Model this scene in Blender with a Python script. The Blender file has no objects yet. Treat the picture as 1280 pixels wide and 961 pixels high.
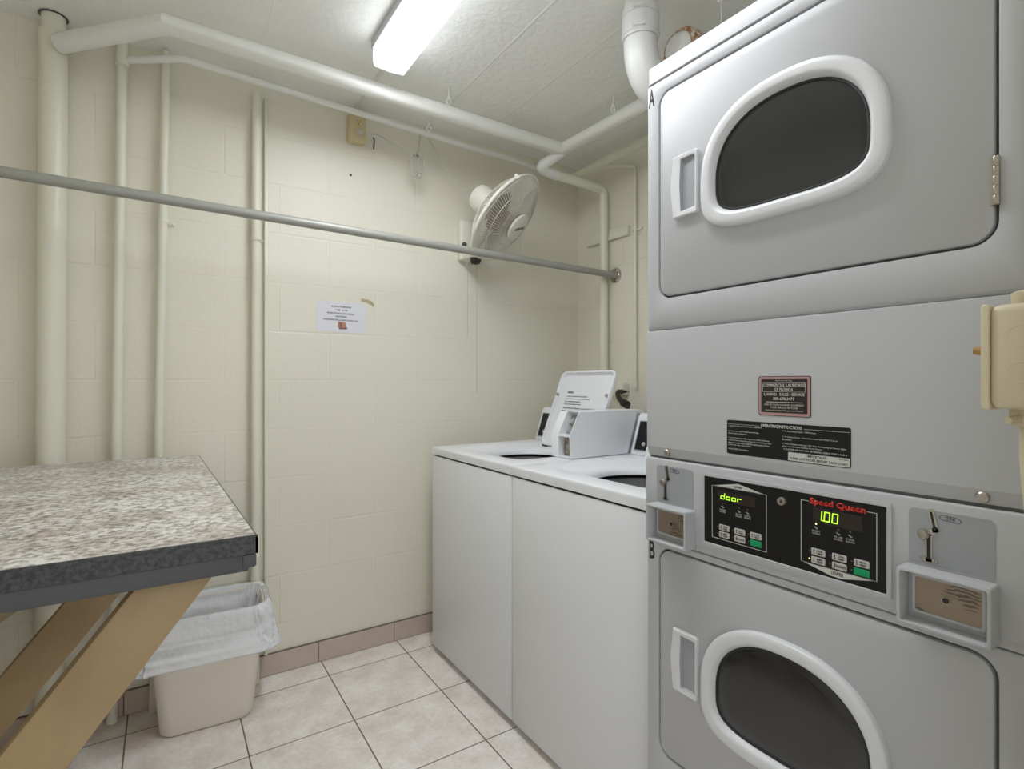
import bpy, bmesh, math, random
from mathutils import Vector, Matrix, noise
random.seed(7)
PI = math.pi
SC = bpy.context.scene
C = SC.collection

# ------------------------------------------------------------------ materials
def srgb(r, g, b):
    f = lambda c: (c/255/12.92) if c/255 <= .04045 else ((c/255+.055)/1.055)**2.4
    return (f(r), f(g), f(b), 1)

def mat(name, col, rough=.5, metal=0, spec=.5, emit=None, estr=0, noise_amt=0, noise_scale=8, bump=0, bump_scale=60,
        coat=0, alpha=1, trans=0, dist=.002):
    m = bpy.data.materials.new(name); m.use_nodes = True
    nt = m.node_tree; b = nt.nodes['Principled BSDF']
    b.inputs['Base Color'].default_value = col
    b.inputs['Roughness'].default_value = rough
    b.inputs['Metallic'].default_value = metal
    b.inputs['Specular IOR Level'].default_value = spec
    b.inputs['Coat Weight'].default_value = coat
    b.inputs['Alpha'].default_value = alpha
    b.inputs['Transmission Weight'].default_value = trans
    if emit:
        b.inputs['Emission Color'].default_value = emit
        b.inputs['Emission Strength'].default_value = estr
    tc = nt.nodes.new('ShaderNodeTexCoord')
    if noise_amt:
        n = nt.nodes.new('ShaderNodeTexNoise'); n.inputs['Scale'].default_value = noise_scale
        n.inputs['Detail'].default_value = 5
        nt.links.new(tc.outputs['Object'], n.inputs['Vector'])
        mx = nt.nodes.new('ShaderNodeMixRGB'); mx.blend_type = 'MIX'
        mx.inputs['Color1'].default_value = tuple(c*(1-noise_amt) for c in col[:3])+(1,)
        mx.inputs['Color2'].default_value = tuple(min(1, c*(1+noise_amt*.6)) for c in col[:3])+(1,)
        nt.links.new(n.outputs['Fac'], mx.inputs['Fac'])
        nt.links.new(mx.outputs['Color'], b.inputs['Base Color'])
    if bump:
        n2 = nt.nodes.new('ShaderNodeTexNoise'); n2.inputs['Scale'].default_value = bump_scale
        n2.inputs['Detail'].default_value = 4
        nt.links.new(tc.outputs['Object'], n2.inputs['Vector'])
        bp = nt.nodes.new('ShaderNodeBump'); bp.inputs['Strength'].default_value = bump
        bp.inputs['Distance'].default_value = dist
        nt.links.new(n2.outputs['Fac'], bp.inputs['Height'])
        nt.links.new(bp.outputs['Normal'], b.inputs['Normal'])
    return m

def N(nt, t, **kw):
    n = nt.nodes.new(t)
    for k, v in kw.items():
        if k in n.inputs: n.inputs[k].default_value = v
        else: setattr(n, k, v)
    return n

def wall_mat(name, axis, col):
    """painted concrete blocks: 40 x 20 cm courses as a shallow bump under many coats of paint"""
    m = mat(name, col, rough=.42, spec=.45)
    nt = m.node_tree; b = nt.nodes['Principled BSDF']; L = nt.links.new
    tc = N(nt, 'ShaderNodeTexCoord'); sp = N(nt, 'ShaderNodeSeparateXYZ'); cb = N(nt, 'ShaderNodeCombineXYZ')
    L(tc.outputs['Object'], sp.inputs[0]); L(sp.outputs[axis], cb.inputs[0]); L(sp.outputs[2], cb.inputs[1])
    wob = N(nt, 'ShaderNodeTexNoise', Scale=14.0, Detail=2.0)
    L(tc.outputs['Object'], wob.inputs['Vector'])
    wm = N(nt, 'ShaderNodeVectorMath', operation='SCALE'); wm.inputs['Scale'].default_value = .006
    L(wob.outputs['Color'], wm.inputs[0])
    ad = N(nt, 'ShaderNodeVectorMath', operation='ADD'); L(cb.outputs[0], ad.inputs[0]); L(wm.outputs[0], ad.inputs[1])
    br = N(nt, 'ShaderNodeTexBrick', offset=.5)
    br.inputs['Scale'].default_value = 1; br.inputs['Mortar Size'].default_value = .006
    br.inputs['Mortar Smooth'].default_value = .8
    br.inputs['Brick Width'].default_value = .4; br.inputs['Row Height'].default_value = .2
    L(ad.outputs[0], br.inputs['Vector'])
    n1 = N(nt, 'ShaderNodeTexNoise', Scale=95.0, Detail=5.0, Roughness=.6)
    L(tc.outputs['Object'], n1.inputs['Vector'])
    n2 = N(nt, 'ShaderNodeTexNoise', Scale=2.2, Detail=3.0)
    L(tc.outputs['Object'], n2.inputs['Vector'])
    # joint wear: joints only show here and there
    n3 = N(nt, 'ShaderNodeTexNoise', Scale=3.5, Detail=2.0); L(tc.outputs['Object'], n3.inputs['Vector'])
    rp = N(nt, 'ShaderNodeMapRange'); rp.inputs['From Min'].default_value = .38; rp.inputs['From Max'].default_value = .62
    rp.inputs['To Min'].default_value = .15; rp.inputs['To Max'].default_value = 1
    L(n3.outputs['Fac'], rp.inputs['Value'])
    mu = N(nt, 'ShaderNodeMath', operation='MULTIPLY'); L(br.outputs['Fac'], mu.inputs[0]); L(rp.outputs[0], mu.inputs[1])
    h = N(nt, 'ShaderNodeMath', operation='MULTIPLY_ADD'); h.inputs[1].default_value = -.55
    L(mu.outputs[0], h.inputs[0])
    k = N(nt, 'ShaderNodeMath', operation='MULTIPLY'); k.inputs[1].default_value = .45
    L(n1.outputs['Fac'], k.inputs[0]); L(k.outputs[0], h.inputs[2])
    bp = N(nt, 'ShaderNodeBump'); bp.inputs['Strength'].default_value = .55; bp.inputs['Distance'].default_value = .004
    L(h.outputs[0], bp.inputs['Height']); L(bp.outputs['Normal'], b.inputs['Normal'])
    mx = N(nt, 'ShaderNodeMixRGB'); L(n2.outputs['Fac'], mx.inputs['Fac'])
    mx.inputs['Color1'].default_value = tuple(c*.95 for c in col[:3])+(1,)
    mx.inputs['Color2'].default_value = tuple(min(1, c*1.03) for c in col[:3])+(1,)
    L(mx.outputs['Color'], b.inputs['Base Color'])
    return m

def ceiling_mat():
    col = srgb(242, 243, 241)
    m = mat('ceiling_plaster', col, rough=.6, spec=.3)
    nt = m.node_tree; b = nt.nodes['Principled BSDF']; L = nt.links.new
    tc = N(nt, 'ShaderNodeTexCoord'); sp = N(nt, 'ShaderNodeSeparateXYZ'); L(tc.outputs['Object'], sp.inputs[0])
    n1 = N(nt, 'ShaderNodeTexNoise', Scale=42.0, Detail=6.0, Roughness=.6); L(tc.outputs['Object'], n1.inputs['Vector'])
    n2 = N(nt, 'ShaderNodeTexNoise', Scale=5.0, Detail=3.0); L(tc.outputs['Object'], n2.inputs['Vector'])
    w = N(nt, 'ShaderNodeMath', operation='MULTIPLY_ADD'); w.inputs[1].default_value = .008
    L(n2.outputs['Fac'], w.inputs[0]); L(sp.outputs[0], w.inputs[2])
    total = None
    for x0, wd, hh in ((1.045, .006, .9), (1.315, .006, .6), (.30, .005, .4)):
        s = N(nt, 'ShaderNodeMath', operation='SUBTRACT'); s.inputs[1].default_value = x0; L(w.outputs[0], s.inputs[0])
        a = N(nt, 'ShaderNodeMath', operation='ABSOLUTE'); L(s.outputs[0], a.inputs[0])
        r = N(nt, 'ShaderNodeMapRange'); r.inputs['From Min'].default_value = 0; r.inputs['From Max'].default_value = wd
        r.inputs['To Min'].default_value = hh; r.inputs['To Max'].default_value = 0
        L(a.outputs[0], r.inputs['Value'])
        if total is None: total = r.outputs[0]
        else:
            q = N(nt, 'ShaderNodeMath', operation='ADD'); L(total, q.inputs[0]); L(r.outputs[0], q.inputs[1]); total = q.outputs[0]
    # skimmed patch beside the board seam
    pm = N(nt, 'ShaderNodeMapRange'); pm.inputs['From Min'].default_value = .47; pm.inputs['From Max'].default_value = .5
    L(n2.outputs['Fac'], pm.inputs['Value'])
    q = N(nt, 'ShaderNodeMath', operation='MULTIPLY_ADD'); q.inputs[1].default_value = .35
    L(pm.outputs[0], q.inputs[0]); L(total, q.inputs[2])
    q2 = N(nt, 'ShaderNodeMath', operation='MULTIPLY_ADD'); q2.inputs[1].default_value = 1.6
    L(n1.outputs['Fac'], q2.inputs[0]); L(q.outputs[0], q2.inputs[2])
    bp = N(nt, 'ShaderNodeBump'); bp.inputs['Strength'].default_value = .5; bp.inputs['Distance'].default_value = .005
    L(q2.outputs[0], bp.inputs['Height']); L(bp.outputs['Normal'], b.inputs['Normal'])
    return m

def tile_mat():
    m = mat('floor_tiles', srgb(210, 200, 190), rough=.32, spec=.45)
    nt = m.node_tree; b = nt.nodes['Principled BSDF']; L = nt.links.new
    tc = N(nt, 'ShaderNodeTexCoord'); mp = N(nt, 'ShaderNodeMapping')
    mp.inputs['Location'].default_value = (-.563+.335*20, -2.222+.342*20, 0)
    L(tc.outputs['Object'], mp.inputs['Vector'])
    br = N(nt, 'ShaderNodeTexBrick', offset=0.0)
    br.inputs['Scale'].default_value = 1; br.inputs['Mortar Size'].default_value = .0026
    br.inputs['Mortar Smooth'].default_value = .3
    br.inputs['Brick Width'].default_value = .335; br.inputs['Row Height'].default_value = .342
    L(mp.outputs[0], br.inputs['Vector'])
    n1 = N(nt, 'ShaderNodeTexNoise', Scale=9.0, Detail=8.0, Roughness=.65); L(tc.outputs['Object'], n1.inputs['Vector'])
    n2 = N(nt, 'ShaderNodeTexNoise', Scale=70.0, Detail=4.0); L(tc.outputs['Object'], n2.inputs['Vector'])
    r1 = N(nt, 'ShaderNodeValToRGB'); e = r1.color_ramp.elements
    e[0].position = .33; e[0].color = srgb(228, 217, 209); e[1].position = .62; e[1].color = srgb(247, 243, 239)
    L(n1.outputs['Fac'], r1.inputs[0])
    r2 = N(nt, 'ShaderNodeValToRGB'); e = r2.color_ramp.elements
    e[0].position = .35; e[0].color = (.86, .85, .84, 1); e[1].position = .6; e[1].color = (1, 1, 1, 1)
    L(n2.outputs['Fac'], r2.inputs[0])
    mu = N(nt, 'ShaderNodeMixRGB', blend_type='MULTIPLY'); mu.inputs['Fac'].default_value = .6
    L(r1.outputs[0], mu.inputs['Color1']); L(r2.outputs[0], mu.inputs['Color2'])
    mx = N(nt, 'ShaderNodeMixRGB'); L(br.outputs['Fac'], mx.inputs['Fac'])
    L(mu.outputs[0], mx.inputs['Color1']); mx.inputs['Color2'].default_value = srgb(122, 104, 94)
    L(mx.outputs[0], b.inputs['Base Color'])
    bp = N(nt, 'ShaderNodeBump', invert=True); bp.inputs['Strength'].default_value = .6; bp.inputs['Distance'].default_value = .002
    L(br.outputs['Fac'], bp.inputs['Height']); L(bp.outputs['Normal'], b.inputs['Normal'])
    return m

def granite_mat():
    m = mat('speckled_laminate', srgb(190, 186, 180), rough=.3, spec=.5)
    nt = m.node_tree; b = nt.nodes['Principled BSDF']; L = nt.links.new
    tc = N(nt, 'ShaderNodeTexCoord')
    n1 = N(nt, 'ShaderNodeTexNoise', Scale=75.0, Detail=5.0, Roughness=.62, Distortion=.4); L(tc.outputs['Object'], n1.inputs['Vector'])
    r1 = N(nt, 'ShaderNodeValToRGB'); e = r1.color_ramp.elements
    e[0].position = .36; e[0].color = srgb(118, 111, 106); e[1].position = .58; e[1].color = srgb(232, 230, 226)
    x = r1.color_ramp.elements.new(.46); x.color = srgb(186, 181, 175)
    L(n1.outputs['Fac'], r1.inputs[0])
    n2 = N(nt, 'ShaderNodeTexNoise', Scale=9.0, Detail=4.0); L(tc.outputs['Object'], n2.inputs['Vector'])
    r2 = N(nt, 'ShaderNodeValToRGB'); e = r2.color_ramp.elements
    e[0].position = .35; e[0].color = srgb(205, 190, 180); e[1].position = .6; e[1].color = (1, 1, 1, 1)
    L(n2.outputs['Fac'], r2.inputs[0])
    mu = N(nt, 'ShaderNodeMixRGB', blend_type='MULTIPLY'); mu.inputs['Fac'].default_value = .8
    L(r1.outputs[0], mu.inputs['Color1']); L(r2.outputs[0], mu.inputs['Color2'])
    L(mu.outputs[0], b.inputs['Base Color'])
    return m

def spot_mat(name, base, spot, scale, lo, hi, rough=.45, metal=0):
    m = mat(name, base, rough=rough, metal=metal)
    nt = m.node_tree; b = nt.nodes['Principled BSDF']; L = nt.links.new
    tc = N(nt, 'ShaderNodeTexCoord')
    n1 = N(nt, 'ShaderNodeTexNoise', Scale=scale, Detail=6.0, Roughness=.65); L(tc.outputs['Object'], n1.inputs['Vector'])
    r1 = N(nt, 'ShaderNodeValToRGB'); e = r1.color_ramp.elements
    e[0].position = lo; e[0].color = base; e[1].position = hi; e[1].color = spot
    L(n1.outputs['Fac'], r1.inputs[0]); L(r1.outputs[0], b.inputs['Base Color'])
    return m

def wood_mat():
    m = mat('painted_board', srgb(198, 174, 134), rough=.5, spec=.4)
    nt = m.node_tree; b = nt.nodes['Principled BSDF']; L = nt.links.new
    tc = N(nt, 'ShaderNodeTexCoord')
    n1 = N(nt, 'ShaderNodeTexNoise', Scale=7.0, Detail=5.0); L(tc.outputs['Object'], n1.inputs['Vector'])
    r1 = N(nt, 'ShaderNodeValToRGB'); e = r1.color_ramp.elements
    e[0].position = .35; e[0].color = srgb(158, 133, 98); e[1].position = .65; e[1].color = srgb(170, 146, 110)
    L(n1.outputs['Fac'], r1.inputs[0]); L(r1.outputs[0], b.inputs['Base Color'])
    w = N(nt, 'ShaderNodeTexWave', Scale=18.0, Distortion=8.0, Detail=3.0); L(tc.outputs['Object'], w.inputs['Vector'])
    bp = N(nt, 'ShaderNodeBump'); bp.inputs['Strength'].default_value = .08; bp.inputs['Distance'].default_value = .002
    L(w.outputs['Fac'], bp.inputs['Height']); L(bp.outputs['Normal'], b.inputs['Normal'])
    return m

def lockplate_mat():
    """scratched bronze coin-vault face with a wavy worn patch"""
    m = mat('worn_bronze_plate', srgb(150, 135, 118), rough=.4, metal=.6)
    nt = m.node_tree; b = nt.nodes['Principled BSDF']; L = nt.links.new
    tc = N(nt, 'ShaderNodeTexCoord')
    w = N(nt, 'ShaderNodeTexWave', Scale=60.0, Distortion=7.0, Detail=2.0); w.bands_direction = 'Z'
    L(tc.outputs['Object'], w.inputs['Vector'])
    n0 = N(nt, 'ShaderNodeTexNoise', Scale=24.0, Detail=1.0); L(tc.outputs['Object'], n0.inputs['Vector'])
    mr = N(nt, 'ShaderNodeMapRange'); mr.inputs['From Min'].default_value = .50; mr.inputs['From Max'].default_value = .60
    L(n0.outputs['Fac'], mr.inputs['Value'])
    mm = N(nt, 'ShaderNodeMath', operation='MULTIPLY'); L(w.outputs['Fac'], mm.inputs[0]); L(mr.outputs[0], mm.inputs[1])
    r1 = N(nt, 'ShaderNodeValToRGB'); e = r1.color_ramp.elements
    e[0].position = .1; e[0].color = srgb(160, 146, 130); e[1].position = .8; e[1].color = srgb(112, 100, 90)
    L(mm.outputs[0], r1.inputs[0]); L(r1.outputs[0], b.inputs['Base Color'])
    return m

WALL = srgb(228, 224, 209)
M = dict(
    wall_x=wall_mat('painted_block_wall', 0, WALL), wall_y=wall_mat('painted_block_side_wall', 1, WALL),
    ceiling=ceiling_mat(), floor=tile_mat(),
    base=mat('baseboard_tile', srgb(196, 180, 168), rough=.4, noise_amt=.12, noise_scale=25),
    grout=mat('dark_grout', srgb(120, 110, 100), rough=.9, noise_amt=.3, noise_scale=40),
    pipe=mat('cream_white_pipe_paint', srgb(226, 224, 208), rough=.35, noise_amt=.03, bump=.15, bump_scale=90),
    pipew=mat('white_pipe_paint', srgb(230, 230, 226), rough=.38, noise_amt=.03, bump=.15, bump_scale=90),
    pvc=mat('white_drain_plastic', srgb(212, 212, 210), rough=.32, noise_amt=.03, bump=.1, bump_scale=50),
    rust=spot_mat('rusting_white_iron', srgb(226, 222, 214), srgb(158, 104, 48), 55, .38, .53),
    white=mat('white_enamel', srgb(226, 228, 232), rough=.3, spec=.5, noise_amt=.008, noise_scale=3),
    dryer=mat('dryer_enamel', srgb(182, 183, 186), rough=.42, spec=.35, noise_amt=.01, noise_scale=4),
    frame=mat('white_window_plastic', srgb(214, 215, 218), rough=.38),
    gap=mat('seam_grey', srgb(92, 92, 92), rough=.7),
    rubber=mat('black_gasket', srgb(38, 38, 39), rough=.6),
    glass=mat('dark_tinted_glass', srgb(40, 40, 42), rough=.13, spec=.75, noise_amt=.25, noise_scale=3),
    basket=mat('grey_basket_steel', srgb(150, 152, 152), rough=.4, metal=.2),
    tub=mat('dark_tub_steel', srgb(52, 54, 54), rough=.4, metal=.3),
    black=mat('black_panel', srgb(22, 22, 23), rough=.38, spec=.35),
    greyplate=mat('grey_coin_plate', srgb(158, 161, 166), rough=.42),
    steel=mat('steel', srgb(176, 170, 160), rough=.32, metal=.85),
    chrome=mat('bright_steel', srgb(205, 200, 192), rough=.22, metal=.9),
    bronze=lockplate_mat(),
    print_l=mat('pale_print', srgb(196, 196, 190), rough=.6),
    print_d=mat('dark_print', srgb(40, 42, 46), rough=.7),
    key=mat('grey_keypad', srgb(186, 184, 178), rough=.5),
    green=mat('green_key', srgb(0, 150, 92), rough=.45),
    red=mat('red_lettering', srgb(206, 42, 30), rough=.5),
    lcd=mat('unlit_display', srgb(46, 38, 34), rough=.3),
    led=mat('lit_segments', srgb(150, 220, 30), emit=(.52, 1, .05, 1), estr=.75),
    ledy=mat('lit_indicator', srgb(230, 230, 130), emit=(1, .95, .35, 1), estr=1.2),
    pink=mat('pink_border', srgb(178, 140, 138), rough=.55),
    maroon=mat('sticker_black', srgb(38, 28, 28), rough=.45),
    paper=mat('white_paper', srgb(222, 222, 228), rough=.7),
    tape=mat('yellowed_tape', srgb(186, 172, 138), rough=.5),
    orange=mat('orange_print', srgb(180, 132, 112), rough=.7),
    brown=mat('brown_print', srgb(128, 96, 86), rough=.7),
    rod=mat('galvanized_tube', srgb(158, 158, 152), rough=.40, metal=.1, noise_amt=.06, noise_scale=40),
    granite=granite_mat(),
    slate=spot_mat('dark_slate_edging', srgb(72, 73, 74), srgb(46, 46, 47), 120, .42, .58, rough=.45),
    slate2=mat('plain_slate_edging', srgb(78, 79, 80), rough=.5),
    wood=wood_mat(),
    stained=spot_mat('stained_board', srgb(186, 168, 138), srgb(70, 56, 40), 22, .52, .62, rough=.7),
    chip=mat('raw_underside', srgb(150, 130, 105), rough=.8, noise_amt=.2, noise_scale=60),
    bin=mat('cream_plastic', srgb(238, 231, 219), rough=.42, noise_amt=.02),
    bag=mat('white_bag_film', srgb(236, 238, 242), rough=.2, spec=.6, alpha=.84, coat=.4, bump=.8, bump_scale=15, dist=.014),
    fan=mat('white_fan_plastic', srgb(224, 222, 212), rough=.4),
    fanb=mat('beige_blade', srgb(160, 150, 138), rough=.35),
    fangrill=mat('cage_wire', srgb(212, 209, 199), rough=.4),
    cord=mat('grey_white_cord', srgb(190, 188, 178), rough=.6),
    cordd=mat('dark_cord', srgb(96, 92, 86), rough=.6),
    ivory=mat('ivory_outlet_plastic', srgb(206, 192, 150), rough=.4),
    ivory2=mat('old_cream_paint', srgb(202, 191, 163), rough=.45, noise_amt=.05, noise_scale=20, bump=.2, bump_scale=60),
    toggle=mat('tan_toggle', srgb(178, 142, 88), rough=.45),
    lens=mat('lit_diffuser', srgb(245, 246, 250), emit=(.93, .962, 1, 1), estr=21.0),
    lensside=mat('lit_diffuser_side', srgb(245, 246, 250), emit=(.925, .965, 1, 1), estr=2.6),
    lensend=mat('diffuser_end', srgb(240, 242, 246), rough=.4, emit=(.925, .965, 1, 1), estr=.55),
    housing=mat('white_steel_housing', srgb(190, 192, 195), rough=.4),
    door=mat('door_frame_paint', srgb(214, 208, 190), rough=.4),
    hose=mat('black_rubber_hose', srgb(34, 31, 28), rough=.45),
)

# ------------------------------------------------------------------ geometry helpers
def V(*a): return Vector(a)

def box(bm, x0, x1, y0, y1, z0, z1, bev=0, seg=2):
    x0, x1 = sorted((x0, x1)); y0, y1 = sorted((y0, y1)); z0, z1 = sorted((z0, z1))
    r = bmesh.ops.create_cube(bm, size=1)
    vs = r['verts']
    for v in vs:
        v.co = V(x0+(v.co.x+.5)*(x1-x0), y0+(v.co.y+.5)*(y1-y0), z0+(v.co.z+.5)*(z1-z0))
    if bev:
        es = {e for v in vs for e in v.link_edges}
        bmesh.ops.bevel(bm, geom=list(es), offset=bev, segments=seg, affect='EDGES', profile=.5)

def loops(bm, rings, close=True, cap0=False, cap1=False):
    """skin a list of closed vertex loops"""
    vr = [[bm.verts.new(p) for p in r] for r in rings]
    n = len(vr[0])
    for a, b in zip(vr, vr[1:]):
        for i in range(n if close else n-1):
            j = (i+1) % n
            try: bm.faces.new((a[i], a[j], b[j], b[i]))
            except ValueError: pass
    if cap0: bm.faces.new(list(reversed(vr[0])))
    if cap1: bm.faces.new(vr[-1])
    return vr

def tube(bm, pts, r, n=14, cap=True, smooth_r=None):
    """a pipe along points; corners mitred, or rounded when smooth_r is given"""
    pts = [Vector(p) for p in pts]
    if smooth_r:
        out = [pts[0]]
        for a, b, c in zip(pts, pts[1:], pts[2:]):
            d1 = (a-b); d2 = (c-b); L = min(smooth_r, d1.length*.49, d2.length*.49)
            p0 = b+d1.normalized()*L; p2 = b+d2.normalized()*L
            for k in range(9):
                t = k/8
                out.append(p0*(1-t)**2+b*2*t*(1-t)+p2*t*t)
        out.append(pts[-1]); pts = out
    rings = []
    t0 = (pts[1]-pts[0]).normalized()
    up = V(0, 0, 1) if abs(t0.z) < .9 else V(1, 0, 0)
    u = t0.cross(up).normalized()
    for i, p in enumerate(pts):
        ta = (pts[i]-pts[i-1]).normalized() if i > 0 else None
        tb = (pts[i+1]-pts[i]).normalized() if i < len(pts)-1 else None
        t = ta if tb is None else tb if ta is None else (ta+tb).normalized()
        base = ta or tb
        u = (u-base*u.dot(base)).normalized(); w = base.cross(u)
        rr = r[i] if isinstance(r, (list, tuple)) else r
        ring = []
        for k in range(n):
            a = 2*PI*k/n
            o = (u*math.cos(a)+w*math.sin(a))*rr
            # project onto the mitre plane along the incoming direction
            if ta is not None and tb is not None:
                den = base.dot(t)
                o = o-base*(o.dot(t)/den)
            ring.append(p+o)
        rings.append(ring)
    loops(bm, rings, cap0=cap, cap1=cap)

def lathe(bm, prof, origin, axis, n=40, cap0=True, cap1=True):
    """profile of (radius, distance along axis)"""
    axis = Vector(axis).normalized(); o = Vector(origin)
    up = V(0, 0, 1) if abs(axis.z) < .9 else V(1, 0, 0)
    u = axis.cross(up).normalized(); w = axis.cross(u)
    rings = [[o+axis*h+(u*math.cos(2*PI*k/n)+w*math.sin(2*PI*k/n))*r for k in range(n)] for r, h in prof]
    loops(bm, rings, cap0=cap0, cap1=cap1)

def prism(bm, poly, ax, a0, a1, bev=0):
    """poly of 2-D points extruded along ax ('x','y','z'); the other two coordinates in order"""
    def P(p, a):
        return {'x': V(a, p[0], p[1]), 'y': V(p[0], a, p[1]), 'z': V(p[0], p[1], a)}[ax]
    vr = loops(bm, [[P(p, a0) for p in poly], [P(p, a1) for p in poly]], cap0=True, cap1=True)
    if bev:
        es = {e for r in vr for v in r for e in v.link_edges}
        bmesh.ops.bevel(bm, geom=list(es), offset=bev, segments=2, affect='EDGES', profile=.5)

def rrect(cx, cy, w, h, r, n=6, rt=None):
    """rounded rectangle, counter-clockwise; rt overrides the radius per corner (tr, tl, bl, br)"""
    out = []
    rs = rt or (r, r, r, r)
    for q, (sx, sy) in enumerate(((1, 1), (-1, 1), (-1, -1), (1, -1))):
        rr = max(rs[q], 1e-5)
        ox, oy = cx+sx*(w/2-rr), cy+sy*(h/2-rr)
        for k in range(n+1):
            a = PI/2*q+PI/2*k/n
            out.append((ox+rr*math.cos(a), oy+rr*math.sin(a)))
    return out

def finish(bm, smooth=None):
    bmesh.ops.recalc_face_normals(bm, faces=bm.faces[:])

XF = None       # size and place of a unit drawn at its nominal size
def obj(name, bm, m, parent=None, smooth=35):
    finish(bm)
    if XF is not None: bm.transform(XF)
    base = V(0, 0, 0)
    p = parent
    while p is not None:
        base += p.location; p = p.parent
    bm.transform(Matrix.Translation(-base))
    me = bpy.data.meshes.new(name); bm.to_mesh(me); bm.free()
    o = bpy.data.objects.new(name, me); C.objects.link(o)
    for mm in (m if isinstance(m, (list, tuple)) else [m]): me.materials.append(mm)
    if smooth:
        for p in me.polygons: p.use_smooth = True
        me.set_sharp_from_angle(angle=math.radians(smooth))
    if parent: o.parent = parent
    return o

def thing(name, label, cat, loc, group=None):
    o = bpy.data.objects.new(name, None); C.objects.link(o)
    o.empty_display_size = .05
    o.location = loc; o['label'] = label; o['category'] = cat
    if group: o['group'] = group
    return o

def tag(o, label, cat, group=None):
    o['label'] = label; o['category'] = cat
    if group: o['group'] = group
    return o

def struct(name, bm, m, label=None):
    o = obj(name, bm, m, smooth=None); o['kind'] = 'structure'
    if label: o['label'] = label
    return o

def boxo(name, m, parent, *dims, bev=0, seg=2):
    bm = bmesh.new(); box(bm, *dims, bev=bev, seg=seg); return obj(name, bm, m, parent)

# writing: vector outlines of the built-in font turned into mesh, fitted to a given width or height
def text_bm(bm, s, mtx, w=None, h=None, depth=.0004, bold=0, align='C'):
    cu = bpy.data.curves.new('writing', 'FONT'); cu.body = s; cu.size = 1; cu.extrude = 0; cu.offset = bold
    cu.resolution_u = 2
    o = bpy.data.objects.new('writing', cu); C.objects.link(o)
    dg = bpy.context.evaluated_depsgraph_get(); dg.update()
    me = bpy.data.meshes.new_from_object(o.evaluated_get(dg))
    bpy.data.objects.remove(o); bpy.data.curves.remove(cu)
    xs = [v.co.x for v in me.vertices]; ys = [v.co.y for v in me.vertices]
    x0, x1, y0, y1 = min(xs), max(xs), min(ys), max(ys)
    sx = w/(x1-x0) if w else None; sy = h/(y1-y0) if h else None
    if sx is None: sx = sy
    if sy is None: sy = sx
    cx = {'C': (x0+x1)/2, 'L': x0, 'R': x1}[align]
    t = bmesh.new(); t.from_mesh(me); bpy.data.meshes.remove(me)
    for v in t.verts: v.co = V((v.co.x-cx)*sx, (v.co.y-(y0+y1)/2)*sy, 0)
    r = bmesh.ops.extrude_face_region(t, geom=t.faces[:])
    for g in r['geom']:
        if isinstance(g, bmesh.types.BMVert): g.co.z += depth
    t.transform(mtx)
    tmp = bpy.data.meshes.new('tmp'); t.to_mesh(tmp); t.free()
    bm.from_mesh(tmp); bpy.data.meshes.remove(tmp)

def face_x(X, y, z):      # writing on a face that looks towards -X (reads along -Y)
    return Matrix(((0, 0, -1, X), (-1, 0, 0, y), (0, 1, 0, z), (0, 0, 0, 1)))
def face_y(x, Y, z):      # writing on a wall that looks towards -Y (reads along +X)
    return Matrix(((1, 0, 0, x), (0, 0, -1, Y), (0, 1, 0, z), (0, 0, 0, 1)))

# ================================================================== THE ROOM
H = 2.40; YB = 2.36; XR = 1.985; XL = -.62
DX0, DX1, DZ = -.38, .705, 2.05      # the doorway the photographer stands in
def slab(name, m, *d):
    bm = bmesh.new(); box(bm, *d); return struct(name, bm, m)
slab('floor', M['floor'], XL-.15, XR+.15, -.6, YB+.15, -.1, 0)
slab('ceiling', M['ceiling'], XL-.15, XR+.15, -.02, YB+.15, H, H+.12)
slab('wall_back', M['wall_x'], XL-.15, XR+.15, YB, YB+.15, 0, H)
slab('wall_right', M['wall_y'], XR, XR+.15, 0, YB, 0, H)
slab('wall_left', M['wall_y'], XL-.15, XL, 0, YB, 0, H)
bm = bmesh.new()
box(bm, XL, DX0, 0, .155, 0, H); box(bm, DX1, XR, 0, .155, 0, H); box(bm, DX0, DX1, 0, .155, DZ, H)
struct('wall_front', bm, M['wall_x'])
# tile baseboard, tile by tile with grout gaps and a grout bed on top
bm = bmesh.new()
xs = [XL]+[.563+.335*k for k in range(-4, 5) if XL+.05 < .563+.335*k < XR-.05]+[XR]
xs = [x-.012 for x in xs]; xs[0] = XL+.002; xs[-1] = XR-.002
for a, b in zip(xs, xs[1:]):
    box(bm, a+.0015, b-.0015, YB-.011, YB-.001, .002, .085, bev=.0015)
bs = struct('baseboard_back', bm, M['base'])
bm = bmesh.new(); box(bm, XL+.002, XR-.002, YB-.0075, YB-.0005, .001, .0885)
o = obj('grout', bm, M['grout'], bs); 

# ================================================================== LIGHT FIXTURE
fx = thing('ceiling_light', 'long lit fluorescent light with white wraparound lens on ceiling', 'ceiling light', (.68, 1.25, 2.40))
bm = bmesh.new(); box(bm, .616, .745, .63, 1.862, 2.368, 2.3995, bev=.004); obj('housing', bm, M['housing'], fx)
bm = bmesh.new()
prof = [(.624, 2.372), (.622, 2.345), (.624, 2.318), (.629, 2.310), (.680, 2.3065), (.733, 2.310), (.738, 2.318), (.740, 2.345), (.738, 2.372)]
loops(bm, [[V(x, y, z) for x, z in prof] for y in (.645, 1.849)], cap0=True, cap1=True)
df = obj('diffuser', bm, [M['lens'], M['lensside']], fx)
for p in df.data.polygons:
    if abs(p.normal.x) > .8: p.material_index = 1
bm = bmesh.new()
pr2 = [(.680+(x-.680)*1.02, 2.34+(z-2.34)*1.03) for x, z in prof]
loops(bm, [[V(x, y, z) for x, z in pr2] for y in (1.8495, 1.856)], cap0=True, cap1=True)
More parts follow.
